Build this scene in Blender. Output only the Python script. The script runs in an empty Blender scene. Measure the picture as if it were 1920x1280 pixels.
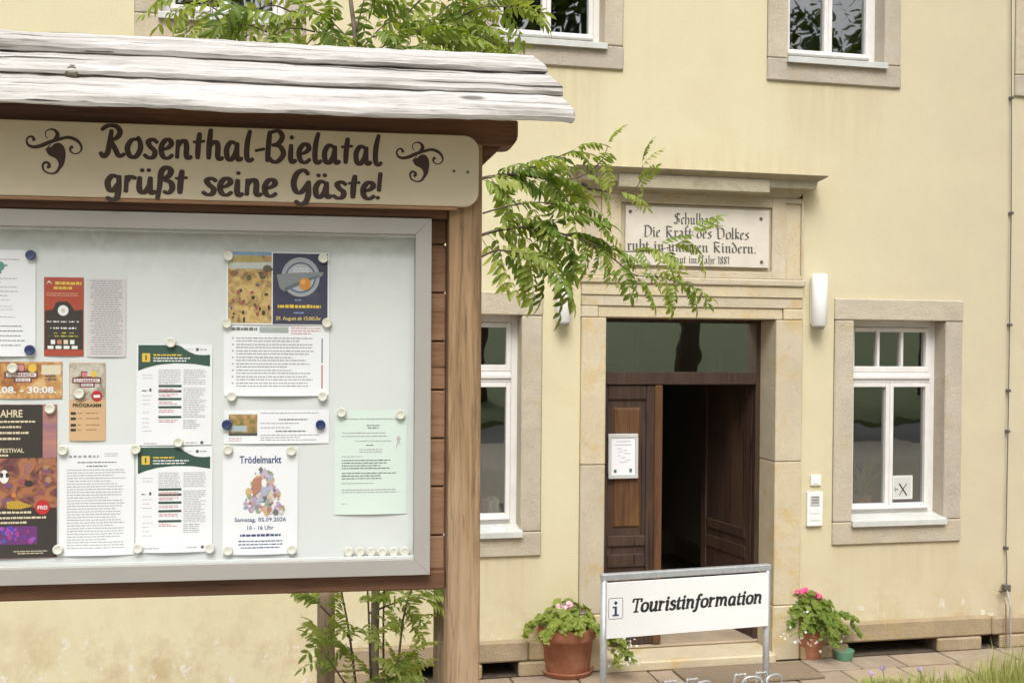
import bpy, bmesh, math, random
from math import sin, cos, tan, pi, radians, sqrt, atan2
from mathutils import Matrix, Vector
random.seed(11)
S = bpy.context.scene
COL = S.collection
# ------------------------------------------------------------------ camera
F_PX, CX, CY = 2000.0, 960.0, 666.28          # focal length and optical centre, in pixels of a 1920 wide picture
PITCH, ROLL, YAW, YAW_B, TILT_B = [radians(a) for a in (-0.60784, 0.47888, 12.33915, 8.60214, -0.12387)]
EYE = Vector((0.0, -7.53, 2.40))
LV_R = Vector((cos(YAW), -sin(YAW), 0)); LV_F = Vector((sin(YAW), cos(YAW), 0)); LV_D = Vector((0, 0, -1))
def _lv(x, y, z): return LV_R * x + LV_D * y + LV_F * z
cp, sp, cr, sr = cos(PITCH), sin(PITCH), cos(ROLL), sin(ROLL)
AX = _lv(cr, -sr * cp, -sr * sp); AY = _lv(sr, cr * cp, cr * sp); AZ = _lv(0, -sp, cp)
cam = bpy.data.objects.new('camera', bpy.data.cameras.new('camera')); COL.objects.link(cam)
cam.data.sensor_width = 36; cam.data.lens = F_PX / 1920 * 36; cam.data.shift_y = (CY - 640) / 1920
cam.data.clip_start = 0.05; cam.data.clip_end = 500
m = Matrix((AX, -AY, -AZ)).transposed().to_4x4(); m.translation = EYE
cam.matrix_world = m
S.camera = cam
# ------------------------------------------------------------------ sky, sun, exposure (bright overcast)
SUN_EL, SUN_AZ = radians(54), radians(192)     # azimuth: clockwise from +Y (into the facade)
w = bpy.data.worlds.new('World'); S.world = w; w.use_nodes = True
nt = w.node_tree; nt.nodes.clear()
sky = nt.nodes.new('ShaderNodeTexSky'); sky.sky_type = 'NISHITA'; sky.sun_disc = False
sky.sun_elevation = SUN_EL; sky.sun_rotation = SUN_AZ; sky.dust_density = 6; sky.air_density = 1.2; sky.ozone_density = 0.6
hs = nt.nodes.new('ShaderNodeHueSaturation'); hs.inputs['Saturation'].default_value = 0.22
bg = nt.nodes.new('ShaderNodeBackground'); bg.inputs['Strength'].default_value = 0.13
wo = nt.nodes.new('ShaderNodeOutputWorld')
nt.links.new(sky.outputs[0], hs.inputs['Color']); nt.links.new(hs.outputs[0], bg.inputs[0]); nt.links.new(bg.outputs[0], wo.inputs[0])
sun = bpy.data.objects.new('sun', bpy.data.lights.new('sun', 'SUN')); COL.objects.link(sun)
sun.data.energy = 1.4; sun.data.angle = radians(28); sun.data.color = (1, .985, .95)
sd = Vector((sin(SUN_AZ) * cos(SUN_EL), cos(SUN_AZ) * cos(SUN_EL), sin(SUN_EL)))
sun.rotation_euler = sd.to_track_quat('Z', 'Y').to_euler()
S.view_settings.view_transform = 'Standard'; S.view_settings.look = 'None'; S.view_settings.gamma = 1
S.view_settings.exposure = 0.45
# ------------------------------------------------------------------ helpers
def ray(px, py): return AX * ((px - CX) / F_PX) + AY * ((py - CY) / F_PX) + AZ
def at(px, py, Y=0.0):                         # point of the plane y = Y seen at that pixel
    d = ray(px, py); return EYE + d * ((Y - EYE.y) / d.y)
def gnd(px, py, z=0.0):
    d = ray(px, py); return EYE + d * ((z - EYE.z) / d.z)
BD = _lv(cos(YAW_B) * cos(TILT_B), sin(TILT_B), sin(YAW_B) * cos(TILT_B)).normalized()   # along the notice board
_o = EYE + ray(330, 800) * 2.994; 
BN = Vector((BD.y, -BD.x, 0)).normalized()     # out of the notice board, towards the viewer
BV = BD.cross(-BN).normalized()
BORG = Vector((_o.x, _o.y, 0.75))
BM = Matrix((BD, -BN, BV)).transposed().to_4x4(); BM.translation = BORG
BMI = BM.inverted()
def bd(px, py, w=0.0):                         # (u, v) on the board plane that lies w in front of the sheets
    o = BMI @ EYE; d = BMI.to_3x3() @ ray(px, py); t = (-w - o.y) / d.y
    p = o + d * t; return p.x, p.z
WM = {}
def _link(o, W, parent):
    COL.objects.link(o); WM[o.name] = W
    if parent is not None:
        o.parent = parent; o.matrix_basis = WM[parent.name].inverted() @ W
    else: o.matrix_basis = W
    return o
def tag(o, label=None, cat=None, group=None, kind=None):
    for k, v in (('label', label), ('category', cat), ('group', group), ('kind', kind)):
        if v: o[k] = v
    return o
def empty(name, loc, F=None, parent=None):
    o = bpy.data.objects.new(name, None); o.empty_display_size = .1
    return _link(o, (F or Matrix()) @ Matrix.Translation(loc), parent)
def obj(name, vs, fs, mat, parent=None, F=None, org=None, smooth=False, bevel=0, seg=1):
    vs = [Vector(v) for v in vs]
    if org is None:
        lo = [min(v[i] for v in vs) for i in range(3)]; hi = [max(v[i] for v in vs) for i in range(3)]
        org = ((lo[0] + hi[0]) / 2, (lo[1] + hi[1]) / 2, lo[2])
    org = Vector(org)
    me = bpy.data.meshes.new(name); me.from_pydata([v - org for v in vs], [], fs); me.update()
    mats = mat if isinstance(mat, (list, tuple)) else [mat]
    for x in mats: me.materials.append(x)
    if smooth: me.polygons.foreach_set('use_smooth', [True] * len(me.polygons))
    o = bpy.data.objects.new(name, me)
    if bevel:
        b = o.modifiers.new('bevel', 'BEVEL'); b.width = bevel; b.segments = seg; b.limit_method = 'ANGLE'
    return _link(o, (F or Matrix()) @ Matrix.Translation(org), parent)
class MB:
    def __init__(s): s.v = []; s.f = []
    def add(s, vs, fs):
        n = len(s.v); s.v += [tuple(v) for v in vs]; s.f += [tuple(i + n for i in f) for f in fs]; return s
    def box(s, x0, x1, y0, y1, z0, z1):
        if x0 > x1: x0, x1 = x1, x0
        if y0 > y1: y0, y1 = y1, y0
        if z0 > z1: z0, z1 = z1, z0
        return s.add([(x, y, z) for x in (x0, x1) for y in (y0, y1) for z in (z0, z1)],
              [(0, 1, 3, 2), (4, 6, 7, 5), (0, 4, 5, 1), (2, 3, 7, 6), (0, 2, 6, 4), (1, 5, 7, 3)])
    def quad(s, a, b, c, d): return s.add([a, b, c, d], [(0, 1, 2, 3)])
    def tube(s, pts, rad, n=8, caps=True):
        pts = [Vector(p) for p in pts]; rs = rad if isinstance(rad, (list, tuple)) else [rad] * len(pts)
        rings = []
        up = None
        for i, p in enumerate(pts):
            t = (pts[min(i + 1, len(pts) - 1)] - pts[max(i - 1, 0)]).normalized()
            a = t.orthogonal().normalized() if up is None else (up - t * up.dot(t)).normalized()
            up = a; b = t.cross(a)
            rings.append([p + (a * cos(2 * pi * k / n) + b * sin(2 * pi * k / n)) * rs[i] for k in range(n)])
        vs = [v for r in rings for v in r]
        fs = [(i * n + k, i * n + (k + 1) % n, (i + 1) * n + (k + 1) % n, (i + 1) * n + k) for i in range(len(pts) - 1) for k in range(n)]
        if caps: fs += [tuple(range(n))[::-1], tuple((len(pts) - 1) * n + k for k in range(n))]
        return s.add(vs, fs)
    def lathe(s, prof, c=(0, 0, 0), n=32):
        vs = [(c[0] + r * cos(2 * pi * k / n), c[1] + r * sin(2 * pi * k / n), c[2] + z) for r, z in prof for k in range(n)]
        fs = [(i * n + k, i * n + (k + 1) % n, (i + 1) * n + (k + 1) % n, (i + 1) * n + k) for i in range(len(prof) - 1) for k in range(n)]
        return s.add(vs, fs)
    def obj(s, name, mat, parent=None, **k): return obj(name, s.v, s.f, mat, parent, **k)
def box(name, x0, x1, y0, y1, z0, z1, mat, parent=None, bevel=.004, **k):
    return MB().box(x0, x1, y0, y1, z0, z1).obj(name, mat, parent, bevel=bevel, **k)
def smooth_pts(pts, k=6):                      # Catmull-Rom
    P = [Vector(p) for p in pts]
    if len(P) < 3: return [P[0].lerp(P[-1], i / k) for i in range(k + 1)]
    out = []
    for i in range(len(P) - 1):
        a, b, c, d = P[max(i - 1, 0)], P[i], P[i + 1], P[min(i + 2, len(P) - 1)]
        for j in range(k):
            t = j / k; out.append(.5 * ((2 * b) + (c - a) * t + (2 * a - 5 * b + 4 * c - d) * t * t + (3 * b - a - 3 * c + d) * t ** 3))
    out.append(P[-1]); return out
# ------------------------------------------------------------------ materials
def M(name): 
    mt = bpy.data.materials.new(name); mt.use_nodes = True
    n = mt.node_tree.nodes; b = n['Principled BSDF']; return mt, mt.node_tree, b
def flat(name, c, rough=.6, metal=0, spec=.5):
    mt, t, b = M(name); b.inputs['Base Color'].default_value = (*c, 1); b.inputs['Roughness'].default_value = rough
    b.inputs['Metallic'].default_value = metal; b.inputs['Specular IOR Level'].default_value = spec; return mt
def nd(t, typ, **kw):
    n = t.nodes.new(typ)
    for k, v in kw.items():
        if k in n.inputs: n.inputs[k].default_value = v
        else: setattr(n, k, v)
    return n
def coords(t, scale=(1, 1, 1), rand=0.0, space='Object'):
    tc = nd(t, 'ShaderNodeTexCoord')
    if space == 'World': src = nd(t, 'ShaderNodeNewGeometry').outputs['Position']
    else: src = tc.outputs['Object']
    mp = nd(t, 'ShaderNodeMapping'); mp.inputs['Scale'].default_value = scale
    if rand:
        oi = nd(t, 'ShaderNodeObjectInfo'); ml = nd(t, 'ShaderNodeMath', operation='MULTIPLY'); ml.inputs[1].default_value = rand
        t.links.new(oi.outputs['Random'], ml.inputs[0])
        ad = nd(t, 'ShaderNodeVectorMath', operation='ADD'); t.links.new(src, ad.inputs[0]); t.links.new(ml.outputs[0], ad.inputs[1]); src = ad.outputs[0]
    t.links.new(src, mp.inputs['Vector']); return mp.outputs[0]
def noise(t, vec, scale, detail=6, rough=.6, dist=0):
    n = nd(t, 'ShaderNodeTexNoise', Scale=scale, Detail=detail, Roughness=rough, Distortion=dist); t.links.new(vec, n.inputs['Vector']); return n.outputs['Fac']
def ramp(t, fac, stops):
    r = nd(t, 'ShaderNodeValToRGB'); e = r.color_ramp.elements
    while len(e) < len(stops): e.new(.5)
    for i, (p, c) in enumerate(stops): e[i].position = p; e[i].color = (*c, 1) if len(c) == 3 else c
    t.links.new(fac, r.inputs['Fac']); return r.outputs['Color']
def mix(t, fac, a, b, mode='MIX'):
    n = nd(t, 'ShaderNodeMix', data_type='RGBA', blend_type=mode)
    for s, v in ((0, fac), (6, a), (7, b)):
        if isinstance(v, (int, float)): n.inputs[s].default_value = v
        elif isinstance(v, tuple): n.inputs[s].default_value = (*v, 1)
        else: t.links.new(v, n.inputs[s])
    return n.outputs[2]
def bump(t, b, h, strength, dist=.01):
    n = nd(t, 'ShaderNodeBump', Strength=strength, Distance=dist); t.links.new(h, n.inputs['Height']); t.links.new(n.outputs[0], b.inputs['Normal'])
def mapr(t, v, a, b2, c=0, d=1):
    n = nd(t, 'ShaderNodeMapRange'); 
    for i, x in enumerate((a, b2, c, d)): n.inputs[i + 1].default_value = x
    t.links.new(v, n.inputs[0]); return n.outputs[0]

def m_plaster(stains):
    mt, t, b = M('yellow_plaster'); W = coords(t, space='World')
    big = noise(t, W, .55, 4, .55); mid = noise(t, W, 2.3, 6, .65); fine = noise(t, W, 90, 5, .7)
    col = ramp(t, big, [(.3, (.71, .652, .445)), (.7, (.67, .60, .40))])
    sx = nd(t, 'ShaderNodeSeparateXYZ'); t.links.new(W, sx.inputs[0])
    right_tan = mapr(t, sx.outputs[0], 3.4, 5.6)                   # wall colour turns a duller tan towards the right end
    n2 = nd(t, 'ShaderNodeMath', operation='MULTIPLY'); t.links.new(right_tan, n2.inputs[0]); t.links.new(mapr(t, mid, .25, .6, .55, 1), n2.inputs[1])
    col = mix(t, n2.outputs[0], col, (.58, .51, .37))
    S2 = coords(t, (3.2, 1, .16), space='World'); streak = noise(t, S2, 1.6, 5, .6)
    col = mix(t, mapr(t, streak, .52, .78, 0, .2), col, (.58, .49, .32))
    col = mix(t, mapr(t, noise(t, W, 1.35, 5, .62, .4), .53, .72, 0, .28), col, (.62, .515, .33))
    def mul(u_, v_):
        n_ = nd(t, 'ShaderNodeMath', operation='MULTIPLY'); t.links.new(u_, n_.inputs[0]); t.links.new(v_, n_.inputs[1]); return n_.outputs[0]
    st = noise(t, coords(t, (7, 1, .35), space='World'), 2.2, 6, .7)
    for (x0_, x1_, z_, ln_) in stains:                         # run-off marks below the sills and on top of the cornice
        k_ = mul(mul(mapr(t, sx.outputs[0], x0_ - .04, x0_ + .05), mapr(t, sx.outputs[0], x1_ + .04, x1_ - .05)), mul(mapr(t, sx.outputs[2], z_ - ln_, z_), mapr(t, sx.outputs[2], z_ + .02, z_)))
        if ln_ < 0: k_ = mul(mul(mapr(t, sx.outputs[0], x0_ - .04, x0_ + .05), mapr(t, sx.outputs[0], x1_ + .04, x1_ - .05)), mul(mapr(t, sx.outputs[2], z_ - ln_, z_), mapr(t, sx.outputs[2], z_ - .3, z_ - .1)))
        col = mix(t, mul(k_, mapr(t, st, .34, .62, .08, .55)), col, (.54, .44, .29))
    low = mapr(t, sx.outputs[2], .75, .2); ln = nd(t, 'ShaderNodeMath', operation='MULTIPLY'); t.links.new(low, ln.inputs[0]); t.links.new(mapr(t, noise(t, W, 3.5, 8, .7), .45, .68), ln.inputs[1])
    col = mix(t, ln.outputs[0], col, (.52, .40, .23))
    ef = nd(t, 'ShaderNodeMath', operation='MULTIPLY'); t.links.new(mapr(t, sx.outputs[2], .50, .36), ef.inputs[0]); t.links.new(mapr(t, noise(t, W, 9, 6, .7), .58, .64), ef.inputs[1])
    col = mix(t, ef.outputs[0], col, (.74, .71, .64))
    col = mix(t, mapr(t, fine, .35, .65, 0, .16), col, (.46, .37, .2))
    t.links.new(col, b.inputs['Base Color']); b.inputs['Roughness'].default_value = .92; b.inputs['Specular IOR Level'].default_value = .2
    ht = nd(t, 'ShaderNodeMath', operation='ADD'); t.links.new(noise(t, W, 160, 4, .7), ht.inputs[0]); t.links.new(noise(t, W, 7, 5, .6), ht.inputs[1])
    bump(t, b, ht.outputs[0], .7, .006); return mt
def m_stone(name, a, c, y, ysc=1.0, bs=.5):
    mt, t, b = M(name); V = coords(t, rand=40)
    col = ramp(t, noise(t, V, 3.2, 7, .65), [(.32, a), (.68, c)])
    col = mix(t, mapr(t, noise(t, V, 5.5 * ysc, 5, .6, .6), .54, .68, 0, .75), col, y)
    col = mix(t, mapr(t, noise(t, V, 14, 6, .75), .58, .74, 0, .55), col, tuple(x * .62 for x in a))
    col = mix(t, mapr(t, noise(t, V, 140, 3, .7), .4, .7, 0, .22), col, tuple(x * .5 for x in a))
    oi = nd(t, 'ShaderNodeObjectInfo'); col = mix(t, 1.0, col, ramp(t, oi.outputs['Random'], [(0, (.90, .89, .90)), (.5, (.98, .97, .95)), (1, (1.03, 1.0, .92))]), 'MULTIPLY')
    t.links.new(col, b.inputs['Base Color']); b.inputs['Roughness'].default_value = .9; b.inputs['Specular IOR Level'].default_value = .2
    ht = nd(t, 'ShaderNodeMath', operation='ADD'); t.links.new(noise(t, V, 70, 5, .75), ht.inputs[0]); t.links.new(noise(t, V, 12, 5, .6), ht.inputs[1])
    bump(t, b, ht.outputs[0], bs, .012); return mt
def m_wood(name, cols, axis='z', sc=1.0, rough=.75, bs=.35, rand=30, crack=.45):
    mt, t, b = M(name); k = {'x': (.06, 1, 1), 'y': (1, .06, 1), 'z': (1, 1, .06)}[axis]
    V = coords(t, k, rand=rand); V2 = coords(t, tuple(1 if q == 1 else .35 for q in k), rand=rand)
    g = noise(t, V, 34 * sc, 7, .7, .8); l = noise(t, V2, 3.0 * sc, 4, .6, .5); f = noise(t, V, 160 * sc, 3, .6)
    col = ramp(t, g, [(.28, cols[0]), (.5, cols[1]), (.74, cols[2])])
    col = mix(t, mapr(t, l, .5, .68, 0, .7), col, cols[3])
    col = mix(t, mapr(t, f, .55, .72, 0, .5), col, tuple(x * .45 for x in cols[0]))
    V3 = coords(t, tuple(1 if q == 1 else .022 for q in k), rand=rand); cr_ = noise(t, V3, 55 * sc, 3, .5, .3); ck = mapr(t, cr_, .66, .70)
    col = mix(t, ck, col, tuple(x * crack for x in cols[0]))
    kn = nd(t, 'ShaderNodeTexVoronoi', Scale=2.6); t.links.new(coords(t, tuple(1 if q == 1 else .5 for q in k), rand=rand * 1.7), kn.inputs['Vector'])
    col = mix(t, mapr(t, kn.outputs['Distance'], .055, .03, 0, .8), col, tuple(x * .6 for x in cols[0]))
    t.links.new(col, b.inputs['Base Color']); b.inputs['Roughness'].default_value = rough; b.inputs['Specular IOR Level'].default_value = .25
    hh_ = nd(t, 'ShaderNodeMath', operation='SUBTRACT'); t.links.new(g, hh_.inputs[0]); t.links.new(ck, hh_.inputs[1]); bump(t, b, hh_.outputs[0], bs, .004); return mt
def m_glass(name, tint=(.75, .8, .78), refl=.16):
    mt, t, b = M(name); t.nodes.remove(b); out = t.nodes['Material Output']
    tr = nd(t, 'ShaderNodeBsdfTransparent'); tr.inputs[0].default_value = (*tint, 1)
    gl = nd(t, 'ShaderNodeBsdfGlossy', Roughness=.015); gl.inputs[0].default_value = (.95, .97, .97, 1)
    V = coords(t, rand=9); bp = nd(t, 'ShaderNodeBump', Strength=.08, Distance=.02); t.links.new(noise(t, V, 2.4, 2, .5), bp.inputs['Height']); t.links.new(bp.outputs[0], gl.inputs['Normal'])
    lw = nd(t, 'ShaderNodeLayerWeight'); pw = nd(t, 'ShaderNodeMath', operation='POWER'); pw.inputs[1].default_value = 5; t.links.new(lw.outputs['Facing'], pw.inputs[0])
    ad = nd(t, 'ShaderNodeMath', operation='MULTIPLY_ADD'); ad.inputs[1].default_value = .9 - refl; ad.inputs[2].default_value = refl + .04; t.links.new(pw.outputs[0], ad.inputs[0])
    mx = nd(t, 'ShaderNodeMixShader'); t.links.new(ad.outputs[0], mx.inputs[0]); t.links.new(tr.outputs[0], mx.inputs[1]); t.links.new(gl.outputs[0], mx.inputs[2])
    t.links.new(mx.outputs[0], out.inputs[0]); return mt
def m_leaf(name, a, c, trans=.35, rand=1):
    mt, t, b = M(name); out = t.nodes['Material Output']
    oi = nd(t, 'ShaderNodeObjectInfo'); V = coords(t, rand=7)
    mm = nd(t, 'ShaderNodeMath', operation='ADD'); t.links.new(mapr(t, oi.outputs['Random'], 0, 1, -.25, .25), mm.inputs[0]); t.links.new(noise(t, V, 9, 3, .6), mm.inputs[1])
    col = ramp(t, mm.outputs[0], [(.25, a), (.75, c)])
    t.links.new(col, b.inputs['Base Color']); b.inputs['Roughness'].default_value = .5; b.inputs['Specular IOR Level'].default_value = .35
    tl = nd(t, 'ShaderNodeBsdfTranslucent'); c2 = mix(t, 1.0, col, (1.0, 1.0, .45), 'MULTIPLY'); t.links.new(c2, tl.inputs[0])
    mx = nd(t, 'ShaderNodeMixShader'); mx.inputs[0].default_value = trans; t.links.new(b.outputs[0], mx.inputs[1]); t.links.new(tl.outputs[0], mx.inputs[2])
    t.links.new(mx.outputs[0], out.inputs[0]); return mt
def m_mottle(name, stops, scale=6, rough=.6, bs=0, detail=6, dist=.3, metal=0, rand=11, stretch=(1, 1, 1)):
    mt, t, b = M(name); V = coords(t, stretch, rand=rand); n = noise(t, V, scale, detail, .65, dist)
    t.links.new(ramp(t, n, stops), b.inputs['Base Color']); b.inputs['Roughness'].default_value = rough; b.inputs['Metallic'].default_value = metal
    if bs: bump(t, b, noise(t, V, scale * 6, 4, .7), bs, .005)
    return mt
STONE = m_stone('grey_sandstone', (.51, .45, .36), (.62, .56, .455), (.56, .47, .32), .6, .8)
PORTAL = m_stone('yellow_sandstone', (.56, .485, .355), (.66, .585, .44), (.58, .44, .21), 1.0, .55)
CORN = m_stone('weathered_cornice_stone', (.36, .33, .245), (.48, .43, .32), (.30, .29, .18), 1.3)
PLINTH = m_stone('plinth_stone', (.36, .28, .18), (.50, .40, .27), (.44, .33, .16), 1.0, .9)
PAVE = m_stone('paving_stone', (.34, .27, .205), (.46, .37, .28), (.34, .29, .2), 1.0, .6)
SOIL = m_mottle('earth', [(.3, (.06, .045, .03)), (.7, (.14, .105, .07))], 14, .95, .5)
WHITE = m_mottle('white_paint', [(.3, (.68, .655, .63)), (.7, (.78, .76, .74))], 5, .35)
SILL = m_mottle('white_sheet_metal', [(.3, (.50, .50, .47)), (.7, (.62, .62, .59))], 7, .4)
GLASS = m_glass('window_glass', (.5, .55, .53), .27)
CASEGLASS = m_glass('case_glass', (.97, .98, .97), .0)
OLDGLASS = m_glass('old_fanlight_glass', (.4, .42, .36), .28)
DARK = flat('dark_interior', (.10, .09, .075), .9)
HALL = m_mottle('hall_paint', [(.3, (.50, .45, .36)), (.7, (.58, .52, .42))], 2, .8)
DOORW = m_wood('brown_door_wood', [(.034, .021, .016), (.062, .037, .028), (.085, .052, .040), (.098, .058, .036)], 'z', .8, .5, .25)
DOORP = m_wood('worn_door_panel', [(.07, .034, .018), (.12, .058, .026), (.16, .085, .035), (.20, .105, .03)], 'z', .8, .55, .25)
POSTW = m_wood('larch_post', [(.105, .062, .032), (.32, .205, .112), (.45, .315, .19), (.49, .37, .25)], 'z', .8, .8, 1.0)
PLANKW = m_wood('larch_boarding', [(.26, .14, .075), (.38, .22, .13), (.46, .285, .18), (.42, .25, .15)], 'x', 1.0, .75, .4)
BEAMW = m_wood('dark_stained_beam', [(.075, .036, .022), (.13, .066, .042), (.18, .098, .064), (.21, .10, .045)], 'x', 1.0, .65, .4)
GREYW = m_wood('silvered_board', [(.15, .132, .112), (.50, .475, .45), (.78, .755, .74), (.62, .585, .57)], 'x', .9, .9, 1.3)
STAKEW = m_wood('weathered_stake', [(.15, .105, .065), (.26, .19, .125), (.33, .25, .17), (.2, .18, .12)], 'z', 1.2, .85, .5)
ALU = m_mottle('anodised_aluminium', [(.3, (.345, .325, .30)), (.7, (.38, .36, .335))], 3, .55, metal=.1)
PANEL = m_mottle('white_enamel_panel', [(.3, (.66, .68, .675)), (.7, (.70, .72, .715))], 4, .4)
CREAM = m_mottle('cream_sign_paint', [(.3, (.65, .56, .40)), (.7, (.71, .62, .455))], 4, .55)
BROWN = flat('brown_letter_paint', (.055, .03, .02), .6)
GALV = m_mottle('galvanised_steel', [(.3, (.42, .44, .45)), (.7, (.58, .60, .61))], 30, .42, metal=.55)
SIGNW = m_mottle('white_sign_plate', [(.3, (.80, .81, .80)), (.7, (.84, .845, .835))], 5, .4)
BLACK = flat('black_print', (.018, .018, .018), .6)
NAVY = flat('navy_print', (.015, .045, .16), .6)
PLAQUE = m_mottle('pale_plaque', [(.3, (.60, .55, .46)), (.7, (.69, .64, .55))], 6, .55, .1)
GREYINK = flat('grey_plaque_letters', (.10, .095, .085), .7)
IRON = m_mottle('dull_iron', [(.3, (.10, .095, .085)), (.7, (.20, .185, .16))], 12, .6, metal=.4)
TERRA = m_mottle('terracotta', [(.28, (.25, .095, .05)), (.5, (.38, .15, .08)), (.72, (.46, .24, .15))], 7, .85, .25)
PLAST = flat('white_plastic', (.80, .80, .77), .4)
OPAL = flat('opal_lamp_plastic', (.86, .86, .85), .25)
GREENP = flat('green_plastic', (.13, .30, .19), .45)
LEAF = m_leaf('rowan_leaf', (.13, .205, .035), (.31, .40, .09), .45)
LEAF2 = m_leaf('young_rowan_leaf', (.24, .32, .06), (.43, .49, .13), .48)
GLEAF = m_leaf('geranium_leaf', (.17, .24, .035), (.38, .42, .08), .35)
GRASS = m_leaf('grass_blade', (.20, .235, .06), (.42, .44, .15), .3)
TREEL = m_leaf('tree_leaf', (.05, .09, .015), (.13, .18, .035), .3)
BARK = m_mottle('brown_bark', [(.3, (.07, .05, .035)), (.7, (.16, .12, .09))], 20, .85, .5)
GREYBARK = m_mottle('grey_bark', [(.3, (.12, .09, .06)), (.7, (.26, .21, .155))], 14, .85, .4)
PINK = flat('pink_petal', (.75, .10, .26), .6)
PALEPINK = flat('pale_pink_petal', (.85, .55, .62), .6)
WPETAL = flat('white_petal', (.85, .86, .80), .6)
LILAC = flat('lilac_petal', (.50, .36, .60), .6)
LAWN = m_mottle('meadow_ground', [(.3, (.05, .075, .022)), (.7, (.12, .135, .05))], 5, .95, .5)
GRAVEL = m_mottle('pale_gravel', [(.3, (.28, .25, .2)), (.7, (.42, .38, .31))], 40, .95, .5)
ASPH = m_mottle('asphalt', [(.3, (.10, .097, .09)), (.7, (.15, .145, .135))], 20, .9, .4)
# ------------------------------------------------------------------ ground
gy = [-70, -13.4, -13.3, -9.0, -8.9, -6.0, -3.2, -2.2, .6]; gz = [5.5, .8, .7, .7, .78, .74, .05, -.012, -.012]
vs = []; fs = []
XS = [-60, -20, -8, -4, 0, 4, 8, 12, 24, 60]
for y, z in zip(gy, gz):
    for x in XS: vs.append((x, y, z))
nx = len(XS)
for i in range(len(gy) - 1):
    for j in range(nx - 1): fs.append((i * nx + j, i * nx + j + 1, (i + 1) * nx + j + 1, (i + 1) * nx + j))
g = obj('ground', vs, fs, [LAWN, ASPH, SOIL, GRAVEL], org=(0, 0, 0)); tag(g, kind='structure')
for p in g.data.polygons:
    yc = p.center.y
    p.material_index = 1 if -13.3 < yc < -9 else (0 if yc < -13 else (3 if yc < -4.5 else 2))
# paving: every slab a piece of its own
pv = box('pavement', -1.2, 9.0, -2.35, -.02, -.05, -.006, SOIL, bevel=0); tag(pv, kind='structure')
row = 0; y = -.03
slabs = []
while y > -2.3:
    d = [.30, .36, .28, .40, .33, .36, .3, .3][row % 8]; x = -1.2 + (row % 2) * -.22 - .07 * row
    while x < 9:
        wd = random.uniform(.36, .56); g_ = .007
        jit = random.uniform(-.004, .004)
        x0, x1, y0, y1 = x + g_, min(x + wd, 9) - g_, y - d + g_, y - g_
        mb = MB(); j = [random.uniform(-.004, .004) for _ in range(8)]
        top = [(x0 + j[0], y0 + j[1], jit), (x1 + j[2], y0 + j[3], jit), (x1 + j[4], y1 + j[5], jit), (x0 + j[6], y1 + j[7], jit)]
        mb.add(top + [(a, b_, -.03) for a, b_, c in top], [(0, 1, 2, 3), (0, 4, 5, 1), (1, 5, 6, 2), (2, 6, 7, 3), (3, 7, 4, 0)])
        if x1 - x0 > .1 and x1 > .4: mb.obj('slab', PAVE, pv, bevel=.006)
        x += wd
    y -= d; row += 1
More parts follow.
